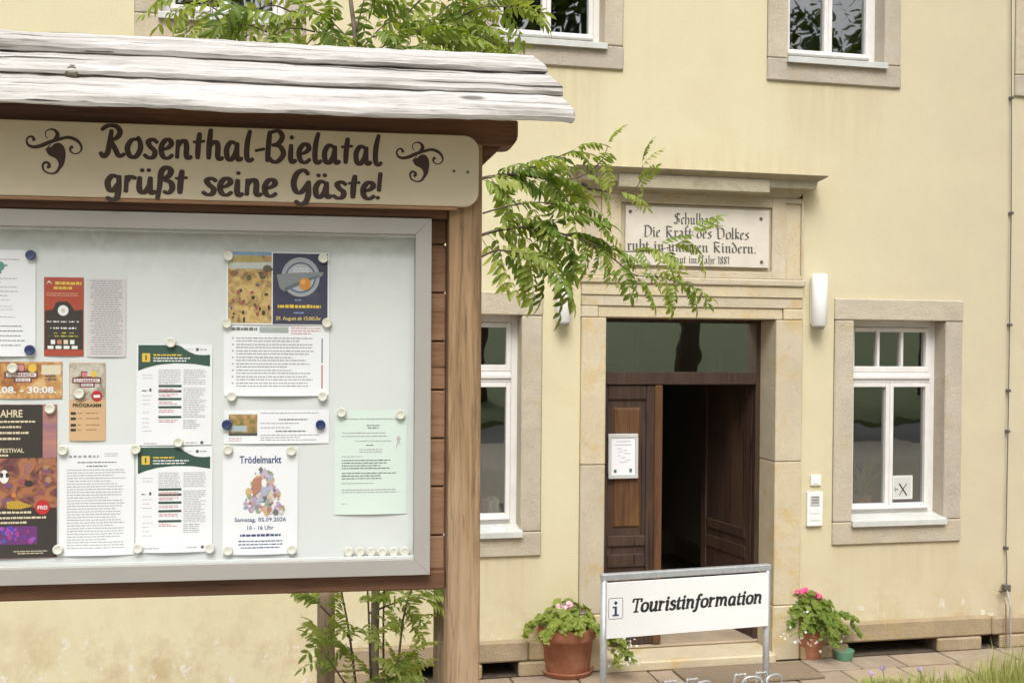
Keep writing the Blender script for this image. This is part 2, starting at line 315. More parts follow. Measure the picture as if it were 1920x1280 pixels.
# ------------------------------------------------------------------ the school building
def X(px, py, Y=0): return at(px, py, Y).x
def Z(px, py, Y=0): return at(px, py, Y).z
B = empty('school_building', (3, .2, 0)); tag(B, 'pale yellow plastered schoolhouse with sandstone window surrounds and open brown door', 'building')
holes = []
WD = 0.13                                       # how far the sashes sit back in the wall
def window(ox0, ox1, oz0, oz1, sx0, sx1, sz0, sz1, sill_h=.05, upper=True):
    """ox..: opening in the stones; sx..: outer edge of the stone surround"""
    holes.append((sx0, sx1, sz0, sz1))
    f = MB(); F0, F1 = WD, WD + .07; fw = .05
    f.box(ox0 - .012, ox0 + fw, F0, F1, oz0, oz1); f.box(ox1 - fw, ox1 + .012, F0, F1, oz0, oz1)
    f.box(ox0 + fw, ox1 - fw, F0, F1, oz1 - fw, oz1 + .01); f.box(ox0 + fw, ox1 - fw, F0, F1, oz0, oz0 + .045)
    h = oz1 - oz0; tz = oz1 - h * .285
    f.box(ox0 + fw, ox1 - fw, F0 - .012, F1, tz - .05, tz + .03)
    f.box(ox0 + fw, ox1 - fw, F0 - .028, F0 - .013, tz - .02, tz + .008)
    wn = f.obj('window', WHITE, B, bevel=.004)
    xm = (ox0 + ox1) / 2
    def sash(x0, x1, z0, z1, nb, side=.035, cen=False):
        c = MB(); q = side; a, e = F0 - .012, F1 - .02
        c.box(x0, x0 + q, a, e, z0, z1); c.box(x1 - q, x1, a, e, z0, z1); c.box(x0 + q, x1 - q, a, e, z1 - q, z1); c.box(x0 + q, x1 - q, a, e, z0, z0 + q + .012)
        c.obj('casement', WHITE, wn, bevel=.004)
        wd = (x1 - x0 - 2 * q)
        for i in range(nb):
            xb = x0 + q + wd * (i + 1) / (nb + 1); box('glazing_bar', xb - .011, xb + .011, a + .003, e - .003, z0 + q + .012, z1 - q, WHITE, wn, bevel=.003)
        for i in range(nb + 1):
            xa = x0 + q + wd * i / (nb + 1); xb = xa + wd / (nb + 1)
            MB().quad((xa, F0 + .022, z0 + q), (xb, F0 + .022, z0 + q), (xb, F0 + .022, z1 - q), (xa, F0 + .022, z1 - q)).obj('pane', GLASS, wn)
    sash(ox0 + fw, ox1 - fw, tz + .032, oz1 - fw - .002, 2)
    sash(ox0 + fw, xm - .001, oz0 + .047, tz - .052, 0, .033); sash(xm + .001, ox1 - fw, oz0 + .047, tz - .052, 0, .033)
    box('drip_rail', ox0 + fw + .004, ox1 - fw - .004, F0 - .034, F0 - .0125, oz0 + .05, oz0 + .072, WHITE, wn, bevel=.006)
    s = MB(); s.add([(ox0 - .012, F0 - .002, oz0 + .018), (ox1 + .012, F0 - .002, oz0 + .018), (ox1 + .012, -.055, oz0 - .012), (ox0 - .012, -.055, oz0 - .012),
                     (ox0 - .012, F0 - .002, oz0 - .03), (ox1 + .012, F0 - .002, oz0 - .03), (ox1 + .012, -.055, oz0 - .058), (ox0 - .012, -.055, oz0 - .058)],
                    [(0, 3, 2, 1), (3, 7, 6, 2), (0, 4, 7, 3), (1, 2, 6, 5), (4, 5, 6, 7), (0, 1, 5, 4)])
    s.obj('sill', SILL, wn, bevel=.003)
    # stone surround: lintel, two jambs, sill stone
    p = .022; D1 = WD + .06; bz = oz0 - .06
    box('surround_stone', sx0, sx1, -p, D1, oz1 + .0, sz1, STONE, wn, .008)
    box('surround_stone', sx0 + .004, ox0, -p + .003, D1, oz0 - .02, oz1 - .003, STONE, wn, .008)
    box('surround_stone', ox1, sx1 - .004, -p + .003, D1, oz0 - .02, oz1 - .003, STONE, wn, .008)
    box('surround_stone', sx0, sx1, -p, D1, sz0, oz0 - .0235, STONE, wn, .008)
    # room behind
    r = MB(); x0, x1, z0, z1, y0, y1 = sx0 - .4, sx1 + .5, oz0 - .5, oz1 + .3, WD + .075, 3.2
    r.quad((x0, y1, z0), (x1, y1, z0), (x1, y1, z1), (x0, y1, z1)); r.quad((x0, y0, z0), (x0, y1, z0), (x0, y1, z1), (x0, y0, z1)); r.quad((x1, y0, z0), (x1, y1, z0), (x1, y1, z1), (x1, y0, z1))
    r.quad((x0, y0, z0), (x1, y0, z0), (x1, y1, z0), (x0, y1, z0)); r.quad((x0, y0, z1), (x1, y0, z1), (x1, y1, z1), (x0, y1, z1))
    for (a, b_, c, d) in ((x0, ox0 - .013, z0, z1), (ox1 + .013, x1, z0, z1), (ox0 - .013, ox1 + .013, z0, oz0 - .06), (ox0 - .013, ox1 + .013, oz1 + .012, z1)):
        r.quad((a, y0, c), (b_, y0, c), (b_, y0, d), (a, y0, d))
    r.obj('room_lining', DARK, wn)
    return wn
# lower right window
sxa, sxb = (X(1565, 559) + X(1558, 1021)) / 2, (X(1806, 564) + X(1797, 1013)) / 2
sza, szb = (Z(1558, 1021) + Z(1797, 1013)) / 2, (Z(1565, 559) + Z(1806, 564)) / 2
oxa, oxb = (X(1600, 605) + X(1595, 960)) / 2, (X(1771, 605) + X(1767, 960)) / 2
ozb = Z(1600, 600); oza = Z(1597, 972)
window(oxa, oxb, oza, ozb, sxa, sxb, sza, szb)
LWID, OWID = sxb - sxa, oxb - oxa
# lower left window, same size
rx = (X(1016, 548) + X(1015, 1043)) / 2; dj = sxb - oxb
LZ = (Z(1016, 1043), Z(1016, 549))
window(rx - dj - OWID, rx - dj, oza + .0, ozb, rx - LWID, rx, sza, szb)
LWX = (rx - dj - OWID, rx - dj)
# upper windows
UZ0 = (Z(1439.6, 150) + Z(1687.5, 168)) / 2; ux0, ux1 = X(1438, 80), X(1688, 80)
uo0, uo1 = X(1476, 60), X(1657, 60); uoz = Z(1480, 106)
UH = ozb - oza + .12
def upper(dx): window(uo0 + dx, uo1 + dx, uoz, uoz + UH, ux0 + dx, ux1 + dx, UZ0, uoz + UH + (szb - ozb))
upper(0)
d1 = X(1168, 100) - ux1; upper(d1)
d2 = X(252, 40) - ux0; upper(d2)
d3 = X(1902, 100) - ux0; upper(d3)
# ------- portal
PX0, PX1 = (X(1088, 600) + X(1085, 1060)) / 2, (X(1503, 600) + X(1497, 1050)) / 2
DX0, DX1 = (X(1135, 620) + X(1130.5, 1059)) / 2, (X(1454, 620) + X(1446, 1050)) / 2
DZ1 = (Z(1135, 594.6) + Z(1454, 599)) / 2
ZL2 = (Z(1120, 574) + Z(1476, 578.8)) / 2       # line in the lintel
ZL1 = (Z(1105, 553) + Z(1490, 560)) / 2         # top of lintel
ZB = (Z(1090, 527) + Z(1504, 533)) / 2          # ledge
ZC0 = Z(1500, 374, -.12); ZC1 = Z(1540, 330, -.2)
CXL = 2 * ((PX0 + PX1) / 2) - X(1553, 331, -.2)
holes.append((PX0, PX1, 0, ZC1 - .02))
PT = box('door_portal', DX0 - .06, DX1 + .06, -.012, .25, DZ1 + .0, ZL2, PORTAL, B, .006)
mid = 1.25
for (a, b_) in ((PX0, DX0), (DX1, PX1)):
    box('jamb_stone', a, b_, -.03, .30, .0, .42, PORTAL, PT, .01)
    box('jamb_stone', a + .003, b_, -.028, .30, .423, 1.52, PORTAL, PT, .007)
    box('jamb_stone', a + .002, b_, -.03, .30, 1.523, DZ1 - .004, PORTAL, PT, .007)
box('lintel_stone', PX0, DX0 - .0625, -.03, .26, DZ1 - .001, ZL2 - .002, PORTAL, PT, .006)
box('lintel_stone', DX1 + .0625, PX1, -.03, .26, DZ1 - .001, ZL2 - .002, PORTAL, PT, .006)
box('lintel_stone', PX0 + .001, PX1 - .001, -.024, .2, ZL2 + .001, ZL1, PORTAL, PT, .006)
box('lintel_stone', PX0, PX1, -.034, .2, ZL1 + .001, ZB - .02, PORTAL, PT, .006)
box('ledge_stone', PX0 - .012, PX1 + .012, -.05, .2, ZB - .0195, ZB + .035, PORTAL, PT, .01)
# panel field above the door: back slab, raised frame and two sunk side panels
zp0, zp1 = ZB + .036, ZC0 + .02
plx0, plx1 = (X(1168, 390) + X(1172, 500)) / 2 - .0, (X(1439, 395) + X(1437, 503)) / 2
plz0, plz1 = (Z(1172, 497) + Z(1437, 503)) / 2, (Z(1168, 387.5) + Z(1438, 395)) / 2
spx0, spx1 = X(1471, 450), X(1500, 450)
lpx0, lpx1 = PX0 + (PX1 - spx1), PX0 + (PX1 - spx0)
spz0, spz1 = Z(1485, 517), Z(1485, 383)
bx_ = lambda n, a, b_, c, d, y0=-.03: box(n, a, b_, y0, .2, c, d, PORTAL, PT, .005)
bx_('panel_stone', PX0, lpx0, zp0, zp1); bx_('panel_stone', spx1, PX1, zp0, zp1)
bx_('panel_stone', lpx0, lpx1, zp0, spz0); bx_('panel_stone', lpx0, lpx1, spz1, zp1); bx_('panel_stone', spx0, spx1, zp0, spz0); bx_('panel_stone', spx0, spx1, spz1, zp1)
bx_('sunk_panel', lpx0, lpx1, spz0, spz1, -.012); bx_('sunk_panel', spx0, spx1, spz0, spz1, -.012)
fr = .03
bx_('panel_stone', lpx1, plx0 - fr, zp0, zp1); bx_('panel_stone', plx1 + fr, spx0, zp0, zp1)
bx_('panel_stone', plx0 - fr, plx1 + fr, plz1 + fr * .8, zp1); bx_('panel_stone', plx0 - fr, plx1 + fr, zp0, plz0 - fr)
bx_('sunk_panel', plx0 - fr, plx1 + fr, plz0 - fr, plz1 + fr * .8, -.008)
# cornice: mitred moulding
hc = ZC1 - ZC0
prof = [(0.02, .02), (.10, .035), (.14, .06), (.30, .075), (.42, .10), (.46, .145), (.78, .155), (.82, .17), (.92, .20), (1.0, .215), (1.03, .0)]
vs = []; fs = []
pm = .215; ax0, ax1 = CXL + pm, X(1553, 331, -.2) - pm
for (tt, p) in prof:
    z = ZC0 + hc * tt; vs += [(ax0 - p, .1, z), (ax0 - p, -p, z), (ax1 + p, -p, z), (ax1 + p, .1, z)]
for i in range(len(prof) - 1):
    for k in range(3): fs.append((i * 4 + k, i * 4 + k + 1, i * 4 + k + 5, i * 4 + k + 4))
fs.append((3, 2, 1, 0))
obj('cornice', vs, fs, CORN, PT)
box('cornice_block', ax0 + .12, X(1447, 350, -.19), -.166, -.05, ZC0 + hc * .18, ZC0 + hc * .785, CORN, PT, .006)
# ------- wall with openings
VENTS = [(X(1592, 1215, -.05), X(1758, 1210, -.05)), (X(770, 1265, -.05), X(824, 1270, -.05)), (X(905, 1258, -.05), X(972, 1258, -.05)), (X(1842, 1190, -.05), X(1875, 1190, -.05))]
vz1 = .105
for (a_, b_) in VENTS: holes.append((a_, b_, 0.0, vz1))
zs0 = .27
HX = sorted({-7.0, 13.0} | {v for h in holes for v in h[:2]}); HZ = sorted({0.0, 7.2} | {v for h in holes for v in h[2:]})
wv = MB()
for i in range(len(HX) - 1):
    for j in range(len(HZ) - 1):
        xc, zc = (HX[i] + HX[i + 1]) / 2, (HZ[j] + HZ[j + 1]) / 2
        if any(h[0] < xc < h[1] and h[2] < zc < h[3] for h in holes): continue
        wv.quad((HX[i], 0, HZ[j]), (HX[i + 1], 0, HZ[j]), (HX[i + 1], 0, HZ[j + 1]), (HX[i], 0, HZ[j + 1]))
PLASTER = m_plaster([(uo0 + d_, uo1 + d_, UZ0, .75) for d_ in (0, d1, d3)] + [(sxa, sxb, sza, .5), (rx - LWID, rx, sza, .45), (CXL + .1, ax1 + .2, ZC1 + .01, -.28)])
wv.obj('wall', PLASTER, B, org=(0, 0, 0))
sh = MB(); sh.quad((-7, 9, 0), (13, 9, 0), (13, 9, 7.2), (-7, 9, 7.2)); sh.quad((-7, 0, 0), (-7, 9, 0), (-7, 9, 7.2), (-7, 0, 7.2)); sh.quad((13, 0, 0), (13, 9, 0), (13, 9, 7.2), (13, 0, 7.2)); sh.quad((-7, 0, 7.2), (13, 0, 7.2), (13, 9, 7.2), (-7, 9, 7.2))
sh.obj('rear_wall', PLASTER, B, org=(0, 0, 0))
# ------- plinth stones, with cellar vents
PZ = (Z(1600, 1164) + Z(1880, 1151)) / 2
def vent(x0, x1, z0, z1):
    v = MB(); v.box(x0, x1, -.01, .4, z0, z1)
    vv = MB(); y0, y1 = .02, .5
    vv.quad((x0, -.03, z0), (x1, -.03, z0), (x1, y1, z0), (x0, y1, z0)); vv.quad((x0, y1, z0), (x1, y1, z0), (x1, y1, z1), (x0, y1, z1))
    vv.quad((x0, -.03, z0), (x0, y1, z0), (x0, y1, z1), (x0, -.03, z1)); vv.quad((x1, -.03, z0), (x1, y1, z0), (x1, y1, z1), (x1, -.03, z1))
    o = vv.obj('cellar_vent', SOIL, B)
def plinth_run(x0, x1):
    x = x0
    while x < x1 - .02:
        wd = min(random.uniform(1.1, 2.0), x1 - x)
        if x1 - x - wd < .25: wd = x1 - x
        dp = random.uniform(.0, .012); dz = random.uniform(-.012, .008)
        # upper course
        box('plinth_stone', x + .0015, x + wd - .0015, -.045 - dp * .5, .2, vz1 + .004, PZ + dz, PLINTH, PLN, .014)
        x += wd
    x = x0; cuts = sorted([v for v in VENTS if v[0] > x0 - .1 and v[1] < x1 + .1])
    for (a, b_) in [(x0, cuts[0][0])] + [(cuts[i][1], cuts[i + 1][0]) for i in range(len(cuts) - 1)] + [(cuts[-1][1], x1)]:
        if b_ - a > .03: box('plinth_stone', a + .003, b_ - .003, -.055, .2, .0, vz1, PLINTH, PLN, .012)
PLN = box('plinth', -6.9, 12.9, -.05, .2, -.08, -.0135, PLINTH, B, 0)
plinth_run(X(612, 1255, -.06), PX0 - .002); plinth_run(PX1 + .002, 9.5)
for (a, b_) in VENTS: vent(a, b_, .0, vz1)
# ------- door: steps, frame, fanlight, two leaves, hall
DY = .24
box('door_step', DX0 - .02, DX1 + .0, -.10, DY + .5, .0, .075, PORTAL, B, .012)
box('threshold', DX0 + .0, DX1 + .0, DY - .02, DY + .25, .0755, .10, PAVE, B, .01)
tz0, tz1 = Z(1200, 721, DY), Z(1200, 697, DY)
DF = box('door_frame', DX0 - .03, DX0 + .02, DY, DY + .09, .1, DZ1, DOORW, B, .004)
box('frame_post', DX1 - .035, DX1 + .03, DY, DY + .09, .1, DZ1, DOORW, DF, .004)
box('transom', DX0 + .02, DX1 - .035, DY - .015, DY + .08, tz0, tz1, DOORW, DF, .006)
box('head_rail', DX0 + .02, DX1 - .035, DY + .005, DY + .08, DZ1 - .03, DZ1 + .01, DOORW, DF, .004)
fxs = [DX0 + .02, X(1196, 650, DY), X(1273, 650, DY), X(1350, 650, DY), DX1 - .035]
for i in range(4):
    if i: box('fanlight_bar', fxs[i] - .013, fxs[i] + .013, DY + .004, DY + .06, tz1 + .0, DZ1 - .03, DOORW, DF, .003)
    MB().quad((fxs[i], DY + .0, tz1), (fxs[i + 1], DY + .0, tz1), (fxs[i + 1], DY + .0, DZ1 - .03), (fxs[i], DY + .0, DZ1 - .03)).obj('fanlight_pane', OLDGLASS, DF)
lx0, lx1 = DX0 + .021, X(1240, 900, DY)
LZ0, LZ1 = .102, tz0 - .004
def leaf(name, wd, Fm, knob=False):
    """door leaf in its own frame: x 0..wd from the hinge, front face towards -y"""
    h = LZ1 - LZ0; st = .085; 
    zr = [(.0, .14), (.60, .70), (.76, .84), (h - .11, h)]
    f = MB(); f.box(0, st, 0, .045, 0, h); f.box(wd - st, wd, 0, .045, 0, h)
    for (a, b_) in zr: f.box(st, wd - st, 0, .045, a, b_)
    o = f.obj(name, DOORW, B, F=Fm, bevel=.006, org=(0, 0, 0))
    for (a, b_) in ((.14, .60), (.70, .76), (.84, h - .11)):
        box('sunk_field', st - .005, wd - st + .005, .018, .036, a - .004, b_ + .004, DOORW, o, 0, F=Fm)
        if b_ - a > .2:
            i = .042; c = MB(); x0, x1, z0, z1 = st + i, wd - st - i, a + i + .02, b_ - i - .02
            c.add([(x0, .018, z0), (x1, .018, z0), (x1, .018, z1), (x0, .018, z1), (x0 + .014, .004, z0 + .014), (x1 - .014, .004, z0 + .014), (x1 - .014, .004, z1 - .014), (x0 + .014, .004, z1 - .014)],
                  [(4, 5, 6, 7), (0, 1, 5, 4), (1, 2, 6, 5), (2, 3, 7, 6), (3, 0, 4, 7)])
            c.obj('raised_panel', DOORP, o, F=Fm)
    return o
LW = lx1 - lx0
La = leaf('door_leaf', LW - .04, Matrix.Translation((lx0, DY + .0, LZ0)))
box('cover_strip', lx1 - .062, lx1, DY - .022, DY + .03, LZ0 + .002, LZ1, DOORP, La, .008)
Lb = leaf('door_leaf', DX1 - .036 - lx1, Matrix.Translation((DX1 - .037, DY + .06, LZ0)) @ Matrix.Rotation(radians(180 - 82), 4, 'Z') @ Matrix.Translation((0, -.045, 0)))
k = MB().tube([(0, 0, 0), (0, -.05, 0), (0, -.055, .0)], [.009, .009, .016], 10)
# hall
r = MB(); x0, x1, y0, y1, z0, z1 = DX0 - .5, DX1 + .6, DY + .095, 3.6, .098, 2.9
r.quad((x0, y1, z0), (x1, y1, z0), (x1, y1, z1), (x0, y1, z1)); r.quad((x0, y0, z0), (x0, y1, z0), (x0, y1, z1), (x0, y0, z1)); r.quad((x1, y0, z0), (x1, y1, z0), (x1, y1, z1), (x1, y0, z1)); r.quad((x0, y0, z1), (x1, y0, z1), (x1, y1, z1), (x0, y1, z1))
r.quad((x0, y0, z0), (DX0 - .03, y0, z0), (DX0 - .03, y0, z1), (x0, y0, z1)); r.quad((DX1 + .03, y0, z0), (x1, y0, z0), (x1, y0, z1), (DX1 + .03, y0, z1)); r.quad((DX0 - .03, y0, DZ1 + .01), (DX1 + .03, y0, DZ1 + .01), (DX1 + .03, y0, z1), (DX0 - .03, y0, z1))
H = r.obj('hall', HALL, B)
MB().quad((x0, y0 + .1, .099), (x1, y0 + .1, .099), (x1, y1, .099), (x0, y1, .099)).obj('hall_floor', PAVE, H)
dfm = MB(); dx = (DX0 + DX1) / 2 + .12
dfm.box(dx - .5, dx - .42, 3.5, 3.59, .1, 2.2); dfm.box(dx + .42, dx + .5, 3.5, 3.59, .1, 2.2); dfm.box(dx - .42, dx + .42, 3.5, 3.59, 2.1, 2.2); dfm.box(dx - .42, dx - .03, 3.54, 3.59, .1, 2.1); dfm.box(dx + .03, dx + .42, 3.54, 3.59, .1, 2.1)
dfm.obj('inner_door', DOORW, H)
# ------------------------------------------------------------------ lettering: strokes of a brush or a broad pen
def ribbon(mb, pts, width, z, to3, nib=None, k=5, taper=True, dot=False):
    P = smooth_pts([(p[0], p[1], 0) for p in pts], k) if len(pts) > 2 else [Vector((*p, 0)) for p in pts]
    n = len(P); L = []; R_ = []
    for i, p in enumerate(P):
        d = (P[min(i + 1, n - 1)] - P[max(i - 1, 0)]); d = d.normalized() if d.length > 1e-9 else Vector((1, 0, 0))
        nn = Vector((-d.y, d.x, 0))
        if nib is not None:
            q = Vector((cos(nib), sin(nib), 0)) * width / 2
            if q.dot(nn) < 0: q = -q
            q = q + nn * width * .09
        else:
            ww = width * (.74 + .36 * abs(d.y))
            if taper: ww *= (.72 + .28 * min(1, 4 * min(i, n - 1 - i) / n + .1))
            q = nn * ww / 2
        L.append(p + q); R_.append(p - q)
    if nib is None:                            # rounded ends
        e0 = P[0] - (P[1] - P[0]).normalized() * width * .26; e1 = P[-1] + (P[-1] - P[-2]).normalized() * width * .26
        L = [e0.lerp(L[0], .45)] + L + [e1.lerp(L[-1], .45)]; R_ = [e0.lerp(R_[0], .45)] + R_ + [e1.lerp(R_[-1], .45)]
    m_ = len(L); mb.add([to3(p.x, p.y, z) for p in L + R_], [(i, m_ + i, m_ + i + 1, i + 1) for i in range(m_ - 1)])
def disc2(mb, c, r, z, to3, n=10, sy=1): mb.add([to3(c[0] + r * cos(2 * pi * k / n), c[1] + sy * r * sin(2 * pi * k / n), z) for k in range(n)], [tuple(range(n))])
_n = [(.09, .36), (.20, .55), (.33, .58), (.38, .42), (.37, .12), (.44, .02), (.54, .09)]
_a = [[(.38, .54), (.22, .60), (.08, .38), (.10, .08), (.22, .02), (.35, .22), (.42, .58)], [(.42, .58), (.40, .2), (.46, .02), (.58, .09)]]
_u = [[(.08, .58), (.06, .2), (.13, .02), (.26, .06), (.38, .34)], [(.40, .58), (.38, .15), (.44, .0), (.56, .08)]]
BRUSH = {'R': (.80, [[(.06, .86), (.26, 1.0), (.52, .98), (.63, .80), (.52, .61), (.30, .52)], [(.37, .86), (.30, .4), (.24, .12), (.12, .0), (.02, .13)], [(.34, .52), (.48, .25), (.60, .03), (.78, .10)]]),
 'o': (.58, [[(.42, .58), (.2, .56), (.06, .3), (.14, .04), (.32, .02), (.46, .25), (.46, .48), (.38, .66)]]),
 's': (.48, [[(.42, .50), (.28, .60), (.13, .52), (.2, .36), (.34, .22), (.30, .04), (.14, .0), (.0, .1)]]),
 'e': (.48, [[(.08, .28), (.26, .34), (.38, .47), (.32, .60), (.18, .58), (.06, .36), (.10, .08), (.26, .0), (.42, .12)]]),
 'n': (.58, [[(.11, .60), (.08, .02)], _n]), 't': (.42, [[(.22, .86), (.17, .45), (.15, .02)], [(.02, .56), (.37, .60)]]),
 'h': (.58, [[(.15, 1.0), (.10, .5), (.08, .02)], _n]), 'a': (.62, _a), 'l': (.34, [[(.21, 1.0), (.12, .6), (.10, .15), (.18, .0), (.31, .08)]]),
 '-': (.38, [[(.04, .34), (.33, .41)]]), 'B': (.70, [[(.13, 1.0), (.08, .5), (.05, .0)], [(.12, .95), (.4, 1.02), (.53, .84), (.42, .62), (.2, .54)], [(.2, .54), (.46, .5), (.57, .26), (.40, .02), (.22, .0), (.10, .13)]]),
 'i': (.32, [[(.12, .58), (.10, .15), (.16, .0), (.28, .08)], (.14, .82)]), 'g': (.54, [[(.38, .54), (.22, .6), (.08, .38), (.12, .1), (.24, .06), (.37, .3)], [(.42, .60), (.40, .1), (.34, -.22), (.18, -.28), (.06, -.18)]]),
 'r': (.42, [[(.11, .6), (.08, .02)], [(.1, .38), (.2, .57), (.38, .52)]]), 'ü': (.58, _u + [(.15, .82), (.35, .83)]),
 'ß': (.56, [[(.03, -.2), (.10, .3), (.14, .75), (.28, .95), (.43, .86), (.40, .68), (.26, .52), (.44, .40), (.48, .18), (.36, .02), (.22, .08)]]),
 'G': (.68, [[(.52, .84), (.38, 1.0), (.16, .86), (.06, .5), (.14, .2), (.30, .18), (.46, .42), (.52, .56)], [(.53, .6), (.52, .1), (.42, -.2), (.24, -.26), (.12, -.14)]]),
 'ä': (.62, _a + [(.16, .82), (.36, .83)]), '!': (.24, [[(.13, .98), (.08, .3)], (.05, .05)]), ' ': (.42, [])}
def lettering(name, text, table, box4, mat, parent, to3, Fm, width=.13, nib=None, slant=0, dotr=.075, k=5):
    """box4: x0, x1 of the line, baseline y, height of the capitals"""
    x0, x1, yb, h = box4; adv = sum(table[c][0] for c in text); sx = (x1 - x0) / (adv * h - .06 * h)
    mb = MB(); pen = 0; z = 0
    T = lambda x, y, zz: to3(x0 + (x + slant * y) * h * sx, yb + y * h, zz)
    for c in text:
        a, strokes = table[c]
        if c == ' ' and mb.v: mb.obj(name, mat, parent, F=Fm); mb = MB()
        for s in strokes:
            z += 1; zz = (z % 5) * .00012
            if isinstance(s, tuple): disc2(mb, (pen + s[0], s[1]), dotr, zz, T)
            else: ribbon(mb, [(pen + p[0], p[1]) for p in s], width, zz, T, nib, k)
        pen += a
    return mb.obj(name, mat, parent, F=Fm)
# ------------------------------------------------------------------ notice board
NB = empty('notice_board', (.0, .0, 0), BM); tag(NB, 'large roofed wooden notice board with glazed metal display case and cream greeting sign', 'notice board')
def bbox(name, x0, x1, y0, y1, z0, z1, mat, parent=NB, bevel=.004, **k): return box(name, x0, x1, y0, y1, z0, z1, mat, parent, bevel, F=BM, **k)
def wf(w): return -w                            # distance in front of the sheets -> local y
uL = -1.40                                      # left end of the structure, out of the picture
pu0, pu1 = bd(840, 800, .065)[0], bd(902, 800, .065)[0]
vtop = bd(870, 235, .065)[1]
bbox('post', pu0, pu1, wf(.065), wf(-.045), -.1, vtop, POSTW, bevel=.008, seg=2)
bbox('post', uL, uL + pu1 - pu0, wf(.065), wf(-.045), -.1, vtop, POSTW, bevel=.008)
# boarding behind the case
vb0 = bd(400, 1106, .02)[1]; pvv = [bd(823, y_, -.02)[1] for y_ in (1092, 1003, 912, 822, 731, 640, 549, 458, 372)]
for i in range(len(pvv) - 1):
    bbox('boarding_plank', uL + .09, pu0 - .001, wf(-.02) , wf(-.044), pvv[i] + .0022, pvv[i + 1] - .0022, PLANKW, bevel=.003)
bbox('gap_light_blocker', uL + .09, pu0 - .004, wf(-.0445), wf(-.052), pvv[0], pvv[-1], BEAMW, bevel=0)  # added unseen backing, keeps bright light from showing through the plank gaps
bbox('bottom_rail', uL + .09, pu0 - .002, wf(.03), wf(-.018), pvv[0] - .008, pvv[0] + .046, BEAMW)
# display case
cu1 = bd(808, 740, .062)[0]; cz0 = (bd(0, 1098, .062)[1] + bd(806, 1077, .062)[1]) / 2; cz1 = (bd(0, 392, .062)[1] + bd(809, 409, .062)[1]) / 2
cu0 = -1.27; fw = bd(808, 740, .062)[0] - bd(778, 740, .062)[0]
CS = bbox('display_case', cu0 + .004, cu1 - .004, wf(.0), wf(-.0185), cz0 + .004, cz1 - .004, PANEL)
def bar(a, b, c, d):                            # mitred frame bar, outer a-b, inner c-d (points u, v)
    mb = MB(); y0, y1 = wf(.062), wf(-.019)
    n_ = Vector((b[0] - a[0], 0, b[1] - a[1])).normalized(); 
    vs = [(p[0], y, p[1]) for y in (y0, y1) for p in (a, b, c, d)]
    mb.add(vs, [(0, 1, 2, 3), (7, 6, 5, 4), (0, 4, 5, 1), (1, 5, 6, 2), (2, 6, 7, 3), (3, 7, 4, 0)])
    return mb.obj('case_frame_bar', ALU, CS, F=BM, bevel=.0012)
O = [(cu0, cz0), (cu1, cz0), (cu1, cz1), (cu0, cz1)]; I = [(cu0 + fw, cz0 + fw), (cu1 - fw, cz0 + fw), (cu1 - fw, cz1 - fw), (cu0 + fw, cz1 - fw)]
e = .0006
for i in range(4): 
    j = (i + 1) % 4; bar(O[i], O[j], I[j], I[i])
MB().quad((I[0][0], wf(.05), I[0][1]), (I[1][0], wf(.05), I[1][1]), (I[2][0], wf(.05), I[2][1]), (I[3][0], wf(.05), I[3][1])).obj('case_pane', CASEGLASS, CS, F=BM)
# sealing strip inside the frame
for (a, b_, c, d) in ((I[0][0], I[1][0], I[0][1], I[0][1] + .006), (I[0][0], I[1][0], I[2][1] - .006, I[2][1])):
    bbox('inner_strip', a, b_, wf(.045), wf(.03), c, d, PANEL, CS, 0)
# sign, beams, brace
sw = .093
su1 = bd(898, 320, sw)[0]; sz1 = (bd(0, 221.5, sw)[1] + bd(878, 256, sw)[1]) / 2; sz0 = (bd(0, 366, sw)[1] + bd(878, 387, sw)[1]) / 2
su0 = -1.36; rr = .042
out = []
for (cx_, cz_, a0) in ((su1 - rr, sz0 + rr, -90), (su1 - rr, sz1 - rr, 0), (su0 + rr, sz1 - rr, 90), (su0 + rr, sz0 + rr, 180)):
    for k in range(7):
        a = radians(a0 + 15 * k); out.append((cx_ + rr * cos(a), cz_ + rr * sin(a)))
n = len(out); vs = [(p[0], wf(sw), p[1]) for p in out] + [(p[0], wf(sw - .026), p[1]) for p in out]
fs = [tuple(range(n)), tuple(range(2 * n - 1, n - 1, -1))] + [(i, n + i, n + (i + 1) % n, (i + 1) % n) for i in range(n)]
SG = obj('greeting_sign', vs, fs, CREAM, NB, F=BM, bevel=.0025)
bbox('sign_edge_strip', su0 + .06, su1 - .06, wf(sw - .004), wf(sw - .024), sz0 - .009, sz0 - .0005, PLANKW, SG, .002)
T3 = lambda x, y, z: (x, wf(sw + .0006 + z), y)
def bline(px0, px1, pyb0, pyb1, ph):            # text line between two pixels on the sign
    a, b_ = bd(px0, pyb0, sw), bd(px1, pyb1, sw); h = bd(px0, pyb0 - ph, sw)[1] - a[1]
    return (a[0], b_[0], (a[1] + b_[1]) / 2, h)
lettering('lettering', 'Rosenthal-Bielatal', BRUSH, bline(187, 714, 295, 308, 58), BROWN, SG, T3, BM, .162)
lettering('lettering', 'grüßt seine Gäste!', BRUSH, bline(197, 716, 362, 372, 52), BROWN, SG, T3, BM, .176)
